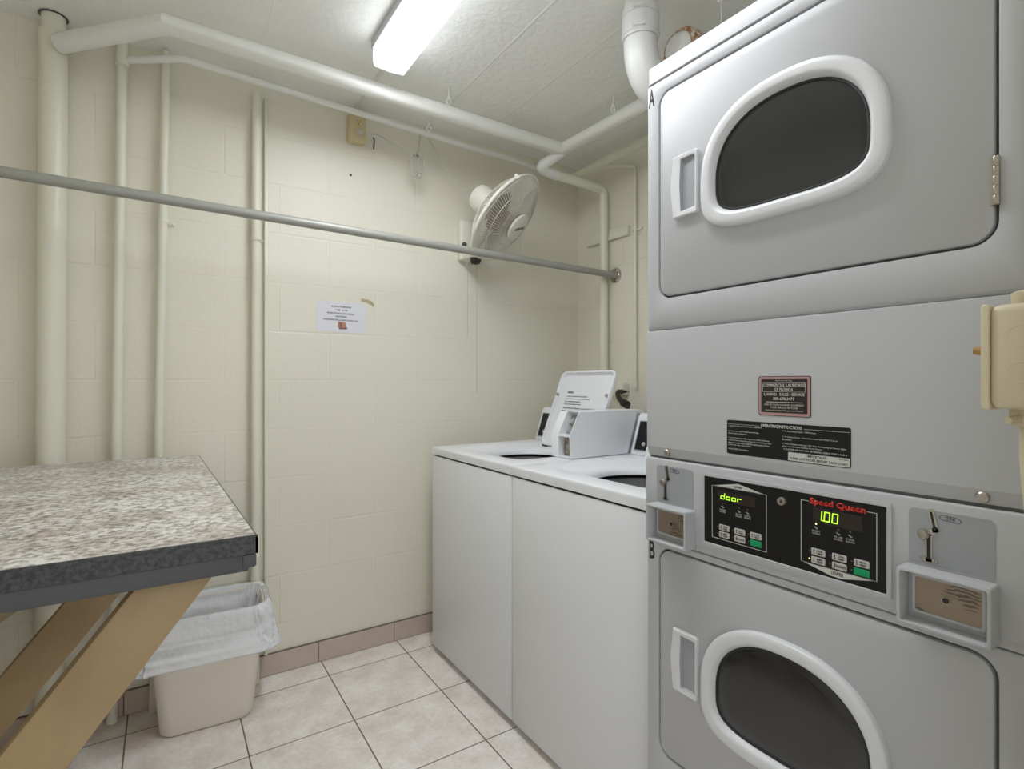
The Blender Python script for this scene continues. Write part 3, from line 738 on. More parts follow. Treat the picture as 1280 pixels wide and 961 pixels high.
# ================================================================== WASHERS
WX0, WX1 = 1.000, 1.710
W1Y0, W1Y1 = 1.540, 2.187
def washer(label):
    t = thing('washing_machine', label, 'washing machine', (WX0+.35, (W1Y0+W1Y1)/2, 0), 'top loading washers along right wall')
    g = .0025
    yc = (W1Y0+W1Y1)/2
    bm = bmesh.new(); box(bm, WX0, WX1, W1Y0+g, W1Y1-g, .028, .866, bev=.0035, seg=2)
    bmesh.ops.delete(bm, geom=[f for f in bm.faces if f.normal.z > .95 and f.calc_center_median().z > .86], context='FACES')
    obj('cabinet', bm, M['white'], t)
    for x in (WX0+.06, WX1-.06):
        for y in (W1Y0+.05, W1Y1-.05):
            bm = bmesh.new(); lathe(bm, [(.018, 0), (.020, .004), (.020, .012), (.009, .014), (.009, .030)], (x, y, 0), (0, 0, 1), n=14); obj('foot', bm, M['rubber'], t)
    # deck with lid well and round opening
    def rectloop(x0, x1, y0, y1, z, n=16):
        o = []
        for k in range(n): o.append(V(x0+(x1-x0)*k/n, y0, z))
        for k in range(n): o.append(V(x1, y0+(y1-y0)*k/n, z))
        for k in range(n): o.append(V(x1-(x1-x0)*k/n, y1, z))
        for k in range(n): o.append(V(x0, y1-(y1-y0)*k/n, z))
        return o
    def sup(x0, x1, y0, y1, z, e, n=16):
        cx, cy = (x0+x1)/2, (y0+y1)/2; a, b = (x1-x0)/2, (y1-y0)/2; o = []
        for k in range(4*n):
            s = rectloop(-1, 1, -1, 1, 0, n)[k]
            th_ = math.atan2(s.y, s.x); c_, s_ = math.cos(th_), math.sin(th_)
            rr = (abs(c_)**e+abs(s_)**e)**(-1/e)
            o.append(V(cx+a*rr*c_, cy+b*rr*s_, z))
        return o
    y0, y1 = W1Y0+.001, W1Y1-.001; x0, x1 = WX0-.002, WX1
    ocx, ocy = 1.300, yc
    bm = bmesh.new()
    loops(bm, [rectloop(x0+.012, x1-.012, y0+.012, y1-.012, .8735), rectloop(x0, x1, y0, y1, .8725), rectloop(x0, x1, y0, y1, .894), rectloop(x0+.0005, x1-.0005, y0+.0005, y1-.0005, .9005), rectloop(x0+.002, x1-.002, y0+.002, y1-.002, .9030), rectloop(x0+.0045, x1-.0045, y0+.0045, y1-.0045, .904),
               sup(1.085, 1.525, yc-.235, yc+.235, .904, 9), sup(1.092, 1.518, yc-.228, yc+.228, .901, 9), sup(1.105, 1.505, yc-.212, yc+.212, .889, 8),
               sup(ocx-.195, ocx+.195, ocy-.195, ocy+.195, .887, 2.6), sup(ocx-.182, ocx+.182, ocy-.182, ocy+.182, .882, 2.4), sup(ocx-.174, ocx+.174, ocy-.174, ocy+.174, .874, 2.3), sup(ocx-.172, ocx+.172, ocy-.172, ocy+.172, .8605, 2.2), sup(ocx-.178, ocx+.178, ocy-.178, ocy+.178, .8600, 2.2), sup(ocx-.18, ocx+.18, ocy-.18, ocy+.18, .872, 2.2)])
    obj('deck', bm, M['white'], t, smooth=40)
    bm = bmesh.new(); lathe(bm, [(.174, .8600), (.178, .857), (.196, .857), (.198, .8455), (.190, .8450)], (ocx, ocy, 0), (0, 0, 1), n=48, cap0=False, cap1=False); obj('tub_opening', bm, M['tub'], t)
    bm = bmesh.new(); lathe(bm, [(.1895, .8440), (.1865, .8475), (.1835, .8440), (.1835, .36), (.16, .34), (.01, .34)], (ocx, ocy, 0), (0, 0, 1), n=48, cap0=False); obj('basket', bm, M['basket'], t)
    bm = bmesh.new(); lathe(bm, [(.06, .345), (.05, .45), (.03, .62), (.02, .70), (.002, .71)], (ocx, ocy, 0), (0, 0, 1), n=24); obj('agitator', bm, M['tub'], t)
    # console at the back
    bm = bmesh.new()
    prism(bm, [(1.552, .9045), (1.600, 1.052), (1.612, 1.064), (1.70, 1.060), (1.708, 1.05), (1.708, .9045)], 'y', W1Y0+.012, W1Y1-.012, bev=.004)
    cs = obj('console', bm, M['white'], t)
    # control plate on the sloping face
    d = V(1.600-1.552, 0, 1.052-.9045).normalized(); nn = V(-d.z, 0, d.x)
    L_ = (V(1.600, 0, 1.052)-V(1.552, 0, .9045)).length
    def cp(s, y, h): return V(1.552, y, .9045)+d*s+nn*h
    bm = bmesh.new()
    ya, yb = W1Y0+.038, W1Y1-.030
    def plate(bm, s0, s1, a, b, h0, h1):
        loops(bm, [[cp(s0, a, h0), cp(s1, a, h0), cp(s1, b, h0), cp(s0, b, h0)], [cp(s0, a, h1), cp(s1, a, h1), cp(s1, b, h1), cp(s0, b, h1)]], cap0=True, cap1=True)
    plate(bm, .018, .138, ya, yb, 0, .003); pl = obj('control_plate', bm, M['black'], t)
    bm = bmesh.new()
    for s0, s1, a, b in ((.018, .021, ya, yb), (.135, .138, ya, yb), (.021, .135, ya, ya+.003), (.021, .135, yb-.003, yb)): plate(bm, s0, s1, a, b, .0031, .0045)
    obj('plate_frame', bm, M['greyplate'], pl)
    for k in range(4):
        yk = yb-.045-.05*k
        bm = bmesh.new(); c_ = cp(.045, yk, .003); lathe(bm, [(.008, 0), (.008, .004), (.006, .006)], c_, nn, n=14); obj('button', bm, M['key'], pl)
    bm = bmesh.new(); plate(bm, .085, .115, yb-.16, yb-.04, .0031, .004); obj('display', bm, M['lcd'], pl)
    # lid, hinged at the back of the well and leaning on the console
    hb, ht = V(1.500, 0, .894), V(1.6395, 0, 1.238)
    ld = (ht-hb).normalized(); ln = V(-ld.z, 0, ld.x)
    LW, LL = .372, (ht-hb).length
    def lp(a, s, h): return hb+ld*s+ln*h+V(0, yc+a, 0)
    def lr(w, s0, s1, r, h, n=6): return [lp(x, y, h) for x, y in rrect(0, (s0+s1)/2, w, s1-s0, r, n)]
    bm = bmesh.new()
    loops(bm, [lr(LW-.006, .003, LL-.003, .03, -.010), lr(LW, 0, LL, .032, -.006), lr(LW, 0, LL, .032, .008), lr(LW-.003, .0015, LL-.0015, .031, .010), lr(LW-.016, .008, LL-.008, .026, .010), lr(LW-.020, .010, LL-.010, .025, .006), lr(LW-.026, .013, LL-.020, .022, -.003)], cap0=True, cap1=True)
    lo = obj('lid', bm, M['white'], t)
    for a in (-LW/2+.022, LW/2-.010):
        bm = bmesh.new(); lathe(bm, [(.008, 0), (.007, .010), (.002, .012)], lp(a, .255, .002), ln, n=14); obj('bumper', bm, M['greyplate'], lo)
    for a in (-LW/2+.03, LW/2-.03):
        bm = bmesh.new(); c_ = lp(a, .0, 0); tube(bm, [c_-V(0, .015, 0), c_+V(0, .015, 0)], .0075, n=10); obj('hinge', bm, M['rubber'], lo)
    # instruction sheet printed on the underside
    ex = V(0, -1, 0)
    lm = lambda a, s, h: Matrix(((ex.x, ld.x, ln.x, 0), (ex.y, ld.y, ln.y, 0), (ex.z, ld.z, ln.z, 0), (0, 0, 0, 1)))
    def ltext(bm, s, a, sv, w, h, al='L'):
        text_bm(bm, s, Matrix.Translation(lp(a, sv, -.0026)) @ lm(0, 0, 0), w=w, h=h, align=al, bold=.01)
    bm = bmesh.new()
    ltext(bm, 'WARNING', .115, .268, .045, .010)
    for k, (s, w) in enumerate((('TO REDUCE THE RISK OF FIRE, ELECTRIC SHOCK', .15), ('OR INJURY DO NOT OPEN LID WHILE TUB IS MOVING', .17), ('DO NOT WASH ITEMS SOAKED IN', .11), ('GASOLINE OR FLAMMABLE LIQUIDS', .12))):
        ltext(bm, s, .115, .248-.013*k, w, .0055)
    ltext(bm, 'LOAD CLOTHES  ADD DETERGENT  CLOSE LID  SELECT CYCLE', .115, .190, .215, .006)
    sq = [lp(.118, .150, -.0026), lp(.090, .150, -.0026), lp(.090, .178, -.0026), lp(.118, .178, -.0026)]
    loops(bm, [sq, [p+ln*.0004 for p in sq]], cap0=True, cap1=True)
    obj('printed_text', bm, M['print_d'], lo, smooth=None)
    for k in range(4):
        c_ = lp(.06-.055*k, .150, -.0026)
        bm = bmesh.new(); lathe(bm, [(.013, 0), (.014, .0004), (.011, .0004), (.0105, 0)], c_, ln, n=18, cap0=False, cap1=False)
        obj('pictogram', bm, M['print_d'], lo, smooth=None)
    # coin meter case on the right of the deck
    cy0, cy1 = W1Y0-.0065, W1Y0+.106
    if True:
        bm = bmesh.new()
        prof = [(1.268, .906), (1.256, .906), (1.254, .992), (1.297, 1.074), (1.302, 1.077), (1.632, 1.077), (1.632, 1.06), (1.604, 1.06), (1.556, .906)]
        # side walls, back and shelf so the slot recess and the coin drawer opening are real hollows
        body = [(1.300, .906), (1.296, .99), (1.330, 1.062), (1.302, 1.077), (1.632, 1.077), (1.632, 1.0665), (1.6005, 1.0665), (1.549, .906)]
        tside = [(1.256, .906), (1.253, .992), (1.297, 1.074), (1.302, 1.077), (1.632, 1.077), (1.632, 1.0665), (1.6005, 1.0665), (1.5485, .906)]
        prism(bm, tside, 'y', cy0, cy0+.004); prism(bm, tside, 'y', cy1-.004, cy1)
        prism(bm, [(1.302, .906), (1.300, .985), (1.33, 1.062), (1.302, 1.077), (1.632, 1.077), (1.632, 1.0665), (1.6005, 1.0665), (1.5485, .906)], 'y', cy0+.004, cy1-.004)
        prism(bm, [(1.256, .906), (1.253, .992), (1.297, 1.074), (1.302, 1.077), (1.34, 1.077), (1.34, .906)], 'y', cy0+.070, cy1-.004)
        box(bm, 1.2545, 1.31, cy0+.004, cy0+.070, .985, .993)
        box(bm, 1.256, 1.31, cy0+.004, cy0+.070, .906, .911)
        cm = obj('coin_meter', bm, M['white'], t)
        bm = bmesh.new(); prism(bm, [(1.289, .994), (1.3005, .994), (1.329, 1.060), (1.321, 1.064)], 'y', cy0+.006, cy0+.068); obj('slot_plate', bm, M['greyplate'], cm)
        bm = bmesh.new()
        tube(bm, [(1.292, cy0+.042, 1.002), (1.310, cy0+.042, 1.050)], .0035, n=8); lathe(bm, [(.007, 0), (.006, .008)], (1.302, cy0+.052, 1.030), (-1, 0, .35), n=12); box(bm, 1.283, 1.292, cy0+.03, cy0+.056, .997, 1.004, bev=.001)
        obj('coin_slot', bm, M['steel'], cm)
        bm = bmesh.new(); box(bm, 1.278, 1.2995, cy0+.010, cy0+.062, .918, .978, bev=.001); obj('coin_vault', bm, M['bronze'], cm)
        bm = bmesh.new(); lathe(bm, [(.011, 0), (.010, .006)], (1.278, cy0+.036, .948), (-1, 0, 0), n=16); obj('lock', bm, M['steel'], cm)
    return t
w1 = washer('white top loading washer against back wall with lid fully visible')
def copy_tree(o, parent=None):
    c = o.copy(); C.objects.link(c)
    if parent: c.parent = parent
    for ch in list(o.children): copy_tree(ch, c)
    return c
w2 = copy_tree(w1)
w2.location = w1.location+V(0, -.650, 0)
w2['label'] = 'white top loading washer standing between other washer and stacked dryers'

# ================================================================== STACKED DRYERS
XD = 1.024
Y0, Y1 = .235, .945           # right and left edges of the front (viewed from the room)
KD = .934                     # this model is a little smaller than the nominal unit
dr = thing('stacked_dryer', 'tall white coin operated stacked dryer with two arched windows', 'dryer', (1.289, .551, 0))
XF = Matrix.Translation((1.2889, .5511, .0785)) @ Matrix.Scale(KD, 4) @ Matrix.Translation((-1.38, -.59, 0))
bm = bmesh.new(); box(bm, XD+.012, 1.795, Y0+.004, Y1-.004, -.066, 1.975, bev=.004); obj('cabinet', bm, M['dryer'], dr)
bm = bmesh.new()
for x in (1.10, 1.68):
    for y in (Y0+.05, Y1-.05): lathe(bm, [(.022, 0), (.022, .0190)], (x, y, -.0840), (0, 0, 1), n=14)
obj('feet', bm, M['rubber'], dr)

def ringplate(bm, y0, y1, z0, z1, hy0, hy1, hz0, hz1, hr, X, T, orad=.004, bev=.003):
    """front sheet with a rounded opening; edges rolled back"""
    cy, cz = (y0+y1)/2, (z0+z1)/2; hcy, hcz = (hy0+hy1)/2, (hz0+hz1)/2
    def rl(w, h, r, x, c0, c1): return [V(x, a, b) for a, b in rrect(c0, c1, w, h, r, 8)]
    w, h = y1-y0, z1-z0; hw, hh = hy1-hy0, hz1-hz0
    loops(bm, [rl(w, h, orad, X+T, cy, cz), rl(w, h, orad, X+bev, cy, cz), rl(w-bev*.6, h-bev*.6, orad, X+bev*.3, cy, cz), rl(w-bev*2, h-bev*2, orad, X, cy, cz),
               rl(hw+bev*2, hh+bev*2, hr+bev, X, hcy, hcz), rl(hw+bev*.6, hh+bev*.6, hr+bev*.5, X+bev*.3, hcy, hcz), rl(hw, hh, hr, X+bev, hcy, hcz), rl(hw, hh, hr, X+T, hcy, hcz)])

def arch(cy, zc, a, hup, hdn, inset, n=72):
    out = []
    for k in range(n):
        t = 2*PI*k/n
        c, s = math.cos(t), math.sin(t)
        e = 2.3 if s >= 0 else 4.0
        A, B = a-inset, (hup if s >= 0 else hdn)-inset
        x = abs(c/A); y = abs(s/B)
        r = (x**e+y**e)**(-1/e)
        out.append((cy+r*c, zc+r*s))
    return out

DY0, DY1 = .2675, .9095
def door(dz, letter):
    z0, z1 = 1.3935+dz, 1.9005+dz
    g = .0045
    yc, zc = (DY0+DY1)/2, (z0+z1)/2; w, h = DY1-DY0-2*g, z1-z0-2*g
    def rl(d, x): return [V(x, a, b) for a, b in rrect(yc, zc, w-2*d, h-2*d, .030-d*.5, 10)]
    bm = bmesh.new()
    loops(bm, [rl(0, XD+.0115), rl(0, XD+.004), rl(.0012, XD+.001), rl(.004, XD-.0005)], cap0=True, cap1=True)
    dd = obj('door', bm, M['dryer'], dr)
    # arched window surround
    cy, zc_, a, hu, hd = .590, 1.630+dz, .187, .168, .110
    X = XD-.0005
    prof = [(0, -.002), (0, .009), (.001, .0125), (.0035, .0148), (.011, .0158), (.021, .0160), (.0245, .0150), (.0275, .0115), (.0325, .002), (.0335, -.001)]
    bm = bmesh.new()
    loops(bm, [[V(X-e, p[0], p[1]) for p in arch(cy, zc_, a, hu, hd, i)] for i, e in prof])
    obj('window_surround', bm, M['frame'], dd, smooth=50)
    bm = bmesh.new()
    loops(bm, [[V(X-e, p[0], p[1]) for p in arch(cy, zc_, a, hu, hd, i)] for i, e in ((.0325, .0005), (.0330, .0030), (.0350, .0036), (.0370, .0030), (.0375, .0008))])
    obj('gasket', bm, M['rubber'], dd, smooth=50)
    bm = bmesh.new()
    loops(bm, [[V(X-e, p[0], p[1]) for p in arch(cy, zc_, a, hu, hd, i)] for i, e in ((.0365, .001), (.0385, .0020), (.060, .0030), (.085, .0038), (.105, .0041))], cap1=True)
    obj('window_glass', bm, M['glass'], dd, smooth=60)
    # finger pull with a scooped recess
    oz = dz
    P = [(.857, 1.722), (.865, 1.650), (.857, 1.578), (.853, 1.577), (.793, 1.577), (.7895, 1.580), (.7895, 1.720), (.793, 1.723)]
    Q = [(.835, 1.713), (.838, 1.650), (.835, 1.588), (.833, 1.587), (.7955, 1.589), (.7935, 1.591), (.7935, 1.710), (.7955, 1.713)]
    bm = bmesh.new()
    sc = lambda poly, k, x: [V(x, .825+(p[0]-.825)*k, 1.65+oz+(p[1]-1.65)*k) for p in poly]
    loops(bm, [sc(P, 1.0, X+.001), sc(P, 1.0, X-.007), sc(P, .97, X-.010), [V(X-.010, q[0], q[1]+oz) for q in Q], [V(X-.009, .8165+(q[0]-.8165)*.95, 1.65+(q[1]-1.65)*.97+oz) for q in Q]])
    obj('handle', bm, M['frame'], dd, smooth=30)
    bm = bmesh.new()
    # the scoop: shallow at the window side, deep at the outer side
    q0 = [V(X-.0095, .8165+(q[0]-.8165)*.96, 1.65+(q[1]-1.65)*.98+oz) for q in Q]
    q1 = [V(X-.0022 if q[0] > .82 else X-.0048, .8165+(q[0]-.8165)*.80, 1.65+(q[1]-1.65)*.93+oz) for q in Q]
    loops(bm, [q0, q1], cap1=True)
    obj('handle_recess', bm, M['greyplate'], dd, smooth=30)
    # hinge barrel on the window's far side
    bm = bmesh.new()
    zh = 1.4855+dz
    for k in range(5):
        lathe(bm, [(.004, 0), (.0043, .0008), (.0043, .0132), (.004, .014)], (XD-.001, DY0+.0022, zh-.036+.0144*k), (0, 0, 1), n=12)
    box(bm, XD-.0022, XD-.0006, DY0+.004, DY0+.0095, zh-.036, zh+.036)
    obj('hinge', bm, M['steel'], dd)
    # dark gap behind the door edge
    return dd

LOW = -1.1155
# upper front
bm = bmesh.new(); ringplate(bm, Y0, Y1, 1.3225, 1.9305, DY0, DY1, 1.3935, 1.9005, .034, XD, .0112); obj('upper_front', bm, M['dryer'], dr)
bm = bmesh.new(); ringplate(bm, Y0, Y1, .02, .8000, DY0, DY1, 1.3935+LOW, 1.9005+LOW, .034, XD, .0112); obj('lower_front', bm, M['dryer'], dr)
# grey rings that paint in the shade of the gaps round the doors
for dz in (0, LOW):
    bm = bmesh.new()
    z0, z1 = 1.3935+dz, 1.9005+dz
    yc, zc = (DY0+DY1)/2, (z0+z1)/2
    rl = lambda d, x: [V(x, a, b) for a, b in rrect(yc, zc, DY1-DY0-2*d, z1-z0-2*d, .034, 10)]
    loops(bm, [rl(.0002, XD+.0108), rl(.0043, XD+.0108), rl(.0043, XD+.0114), rl(.0002, XD+.0114), rl(.0002, XD+.0108)])
    obj('door_gap_shade', bm, M['gap'], dr)
d1 = door(0, 'A'); d2 = door(LOW, 'B')
d1['label'] = 'upper dryer door marked A'; d2['label'] = 'lower dryer door marked B'
# top cap
bm = bmesh.new()
pts = [(XD, Y0), (XD, Y0)]
def cap_loop(x, z, r, d): return [V(a, b, z) for a, b in rrect((x+1.797)/2, (Y0+Y1)/2, 1.797-x-2*d, Y1-Y0-2*d, r, 8)]
loops(bm, [cap_loop(XD+.004, 1.934, .010, .002), cap_loop(XD, 1.936, .010, 0), cap_loop(XD, 1.972, .010, 0), cap_loop(XD, 1.976, .009, .0015), cap_loop(XD, 1.978, .008, .005)], cap0=True, cap1=True)
obj('top_cap', bm, M['dryer'], dr)
for q in ((XD+.006, XD+.0118, Y0+.003, Y1-.003, 1.9295, 1.9345), (XD+.007, XD+.0118, Y0+.004, Y1-.014, 1.3165, 1.3240), (XD+.007, XD+.0118, Y0+.004, Y1-.004, 1.0025, 1.0075)):
    boxo('seam', M['gap'], dr, *q)
# bevelled bottom edge of the upper unit, middle panel with its angled lower lip
bm = bmesh.new(); prism(bm, [(XD+.0005, 1.3235), (XD+.0118, 1.3235), (XD+.0118, 1.3175), (XD+.006, 1.3175)], 'y', Y0+.002, Y1-.002); obj('lower_trim', bm, M['dryer'], dr)
bm = bmesh.new(); prism(bm, [(XD-.0015, 1.312), (XD-.0005, 1.3155), (XD+.003, 1.3168), (XD+.0115, 1.3168), (XD+.0115, 1.0075), (XD+.007, 1.0075), (XD-.0015, 1.030)], 'y', Y0, Y1); mp_ = obj('middle_panel', bm, M['dryer'], dr, smooth=20)
dl = V(.0085, 0, -.0225).normalized(); dn = V(-.0225, 0, -.0085).normalized()
for y in (.884, .286):
    bm = bmesh.new(); lathe(bm, [(.009, .0), (.009, .002), (.0075, .0042), (.002, .0048)], V(XD+.0025, y, 1.0185), dn, n=18)
    obj('screw', bm, M['steel'], mp_)
# console strip
bm = bmesh.new()
prism(bm, [(XD+.0115, 1.0022), (XD+.001, 1.0022), (XD-.003, 1.0000), (XD-.0045, .996), (XD-.0045, .822), (XD-.003, .8175), (XD-.0005, .8165), (XD-.0005, .8050), (XD+.002, .8020), (XD+.0115, .8020)], 'y', Y0, Y1)
cn = obj('console', bm, M['dryer'], dr, smooth=25)
XC = XD-.0045
bm = bmesh.new()
def yr(x, y0, y1, z0, z1, r=.003): return [V(x, a, b) for a, b in rrect((y0+y1)/2, (z0+z1)/2, y1-y0, z1-z0, r, 4)]
loops(bm, [yr(XC+.001, .402, .779, .8245, .9875, .004), yr(XC-.0025, .402, .779, .8245, .9875, .004), yr(XC-.003, .4035, .7775, .826, .986, .004), yr(XC-.003, .409, .772, .8325, .9805, .002), yr(XC-.0012, .4100, .7710, .8335, .9795, .002)], cap1=False)
obj('bezel', bm, M['dryer'], cn)
bm = bmesh.new(); box(bm, XC-.0014, XC+.0005, .4095, .7715, .8332, .9798); cpn = obj('control_panel', bm, M['black'], dr, smooth=None)
XP = XC-.0015
def strip(bm, pts, t=.0011, x=XP, close=False):
    """a printed line on the panel face through (y, z) points"""
    P_ = [V(x, a, b) for a, b in pts]
    segs = list(zip(P_, P_[1:]+([P_[0]] if close else [])))
    if not close: segs = segs[:len(P_)-1]
    for a, b in segs:
        d = (b-a).normalized(); q = V(0, -d.z, d.y)*t*.5
        a_, b_ = a-d*t*.5, b+d*t*.5
        loops(bm, [[a_-q, b_-q, b_+q, a_+q], [v-V(.0003, 0, 0) for v in (a_-q, b_-q, b_+q, a_+q)]], cap0=True, cap1=True)
bm = bmesh.new()
strip(bm, [(.751, .9620), (.7505, .8480), (.6235, .8470), (.6235, .9620)])
strip(bm, [(.751, .9620), (.6235, .9620)], t=.0009)
prism(bm, [(.751, .9615), (.687, .9745), (.6235, .9615)], 'x', XP-.0003, XP)
obj('panel_outline', bm, M['print_l'], cpn, smooth=None)
bm = bmesh.new()
strip(bm, [(.540, .9660), (.5535, .9660), (.5535, .8500)]); strip(bm, [(.5535, .8500), (.4245, .8500), (.4245, .9660), (.439, .9660)])
prism(bm, [(.5535, .8505), (.500, .8375), (.480, .8372), (.4245, .8505)], 'x', XP-.0003, XP)
obj('panel_outline', bm, M['print_l'], cpn, smooth=None)
bm = bmesh.new(); text_bm(bm, 'UPPER', face_x(XP-.0003, .687, .9670), w=.020, h=.0045, bold=.015); text_bm(bm, 'LOWER', face_x(XP-.0003, .488, .8440), w=.021, h=.0062, bold=.015); obj('panel_lettering', bm, M['print_d'], cpn, smooth=None)
bm = bmesh.new(); text_bm(bm, 'Speed Queen', face_x(XP, .4895, .9660), w=.096, h=.0150, bold=.035); obj('brand_lettering', bm, M['red'], cpn, smooth=None)
# displays with lit segments
def seg(bm, chars, y0, z, h, w, gap, th=.0021, slant=.10):
    SEG = {'a': ((0, 1), (1, 1)), 'b': ((1, 1), (1, .5)), 'c': ((1, .5), (1, 0)), 'd': ((0, 0), (1, 0)), 'e': ((0, 0), (0, .5)), 'f': ((0, .5), (0, 1)), 'g': ((0, .5), (1, .5))}
    CH = {'d': 'bcdeg', 'o': 'cdeg', 'r': 'eg', '1': 'bc', '0': 'abcdef', '.': ''}
    y = y0
    for c in chars:
        if c == '.':
            strip(bm, [(y+gap*.5, z), (y+gap*.5-.0003, z+.0002)], t=th*1.1, x=XP-.0006); continue
        for s in CH[c]:
            (ax, ay), (bx, by) = SEG[s]
            e = .06
            pa = (y-w*(ax+(bx-ax)*e)-slant*h*ay*0-slant*h*(ay+(by-ay)*e), z+h*(ay+(by-ay)*e))
            pb = (y-w*(bx-(bx-ax)*e)-slant*h*(by-(by-ay)*e), z+h*(by-(by-ay)*e))
            strip(bm, [pa, pb], t=th, x=XP-.0006)
        y -= w+gap
for y0, y1, z0, z1 in ((.737, .648, .9315, .9525), (.531, .447, .9285, .9555)):
    bm = bmesh.new(); box(bm, XP-.0005, XP, y0, y1, z0, z1); dp_ = obj('display', bm, M['lcd'], cpn, smooth=None)
    bm = bmesh.new()
    if y0 > .6: seg(bm, 'door', .7285, .9365, .0125, .0085, .0050, th=.0014)
    else: seg(bm, '1.00', .5250, .9345, .0165, .0090, .0050, th=.0016, slant=.08)
    obj('digits', bm, M['led'], dp_, smooth=None)
# keys
def keys(cy, s=1.0):
    for i, (c, w) in enumerate(((.033, .025), (-.004, .025), (-.0405, .025))):
        for j, z in enumerate((.8740, .8585)):
            yc = cy+c
            bm = bmesh.new(); h = .0125
            loops(bm, [yr(XP+.0002, yc-w/2, yc+w/2, z-h/2, z+h/2, .002), yr(XP-.0008, yc-w/2, yc+w/2, z-h/2, z+h/2, .002), yr(XP-.0012, yc-w/2+.0008, yc+w/2-.0008, z-h/2+.0008, z+h/2-.0008, .0016)], cap0=True, cap1=True)
            gr = (i == 2 and j == 1)
            k_ = obj('button', bm, M['green'] if gr else M['key'], cpn)
            if gr: k_['label'] = 'green start button'
            if not gr:
                bm = bmesh.new()
                s1, s2 = (('HIGH', 'TEMP'), ('LOW', 'TEMP'), ('NO', 'HEAT'))[i] if j == 0 else (('MED', 'TEMP'), ('DELICATE', ''), ('', ''))[i]
                strip(bm, [(yc+.0075, z+.0038), (yc+.0075, z-.0035)], t=.0014, x=XP-.0012)
                if s2:
                    text_bm(bm, s1, face_x(XP-.0012, yc-.003, z+.0025), w=.0105, h=.0034, bold=.02)
                    text_bm(bm, s2, face_x(XP-.0012, yc-.003, z-.0025), w=.0105, h=.0034, bold=.02)
                else: text_bm(bm, s1, face_x(XP-.0012, yc-.0025, z), w=.0165, h=.0042, bold=.02)
                obj('key_lettering', bm, M['print_d'], k_, smooth=None)
            lit = (cy < .6 and i == 0 and j == 1)
            bm = bmesh.new(); lathe(bm, [(.0013, 0), (.001, .0006)], (XP, yc+.0165, z), (-1, 0, 0), n=10); obj('indicator', bm, M['ledy'] if lit else M['key'] if False else (M['ledy'] if lit else M['gap']), cpn)
    for i, (c, s1, s2) in enumerate(((.037, 'INSERT', 'COINS'), (.0, 'IN USE', 'DRYING'), (-.021, 'COOL', 'DOWN'))):
        yc = cy+c*.95+(.002 if i == 0 else -.002)
        zz = (.9265, .9245, .9250)[i]-.0005
        lit = cy < .6 and i == 0
        bm = bmesh.new(); lathe(bm, [(.0016, 0), (.0012, .0006)], (XP, yc, zz), (-1, 0, 0), n=10); obj('indicator', bm, M['ledy'] if lit else M['gap'], cpn)
        bm = bmesh.new()
        strip(bm, [(yc+.003, zz-.006), (yc-.003, zz-.0085)], t=.0011); strip(bm, [(yc+.001, zz-.0055), (yc-.001, zz-.0095)], t=.0009)
        text_bm(bm, s1, face_x(XP, yc, zz-.0135), w=.0145, h=.0030); text_bm(bm, s2, face_x(XP, yc, zz-.0180), w=.0145, h=.0030)
        obj('indicator_lettering', bm, M['gap'] if False else M['key'], cpn, smooth=None)
keys(.687); keys(.4885)
bm = bmesh.new(); lathe(bm, [(.0085, 0), (.0085, .006), (.0075, .0075), (.0058, .0075), (.0055, .0065), (.001, .0065)], (XP+.0005, .590, .9565), (-1, 0, 0), n=24)
kl = obj('key_lock', bm, M['chrome'], cpn)
bm = bmesh.new(); box(bm, XP-.0068, XP-.0058, .5885, .5915, .9535, .9595); obj('keyhole', bm, M['rubber'], kl)

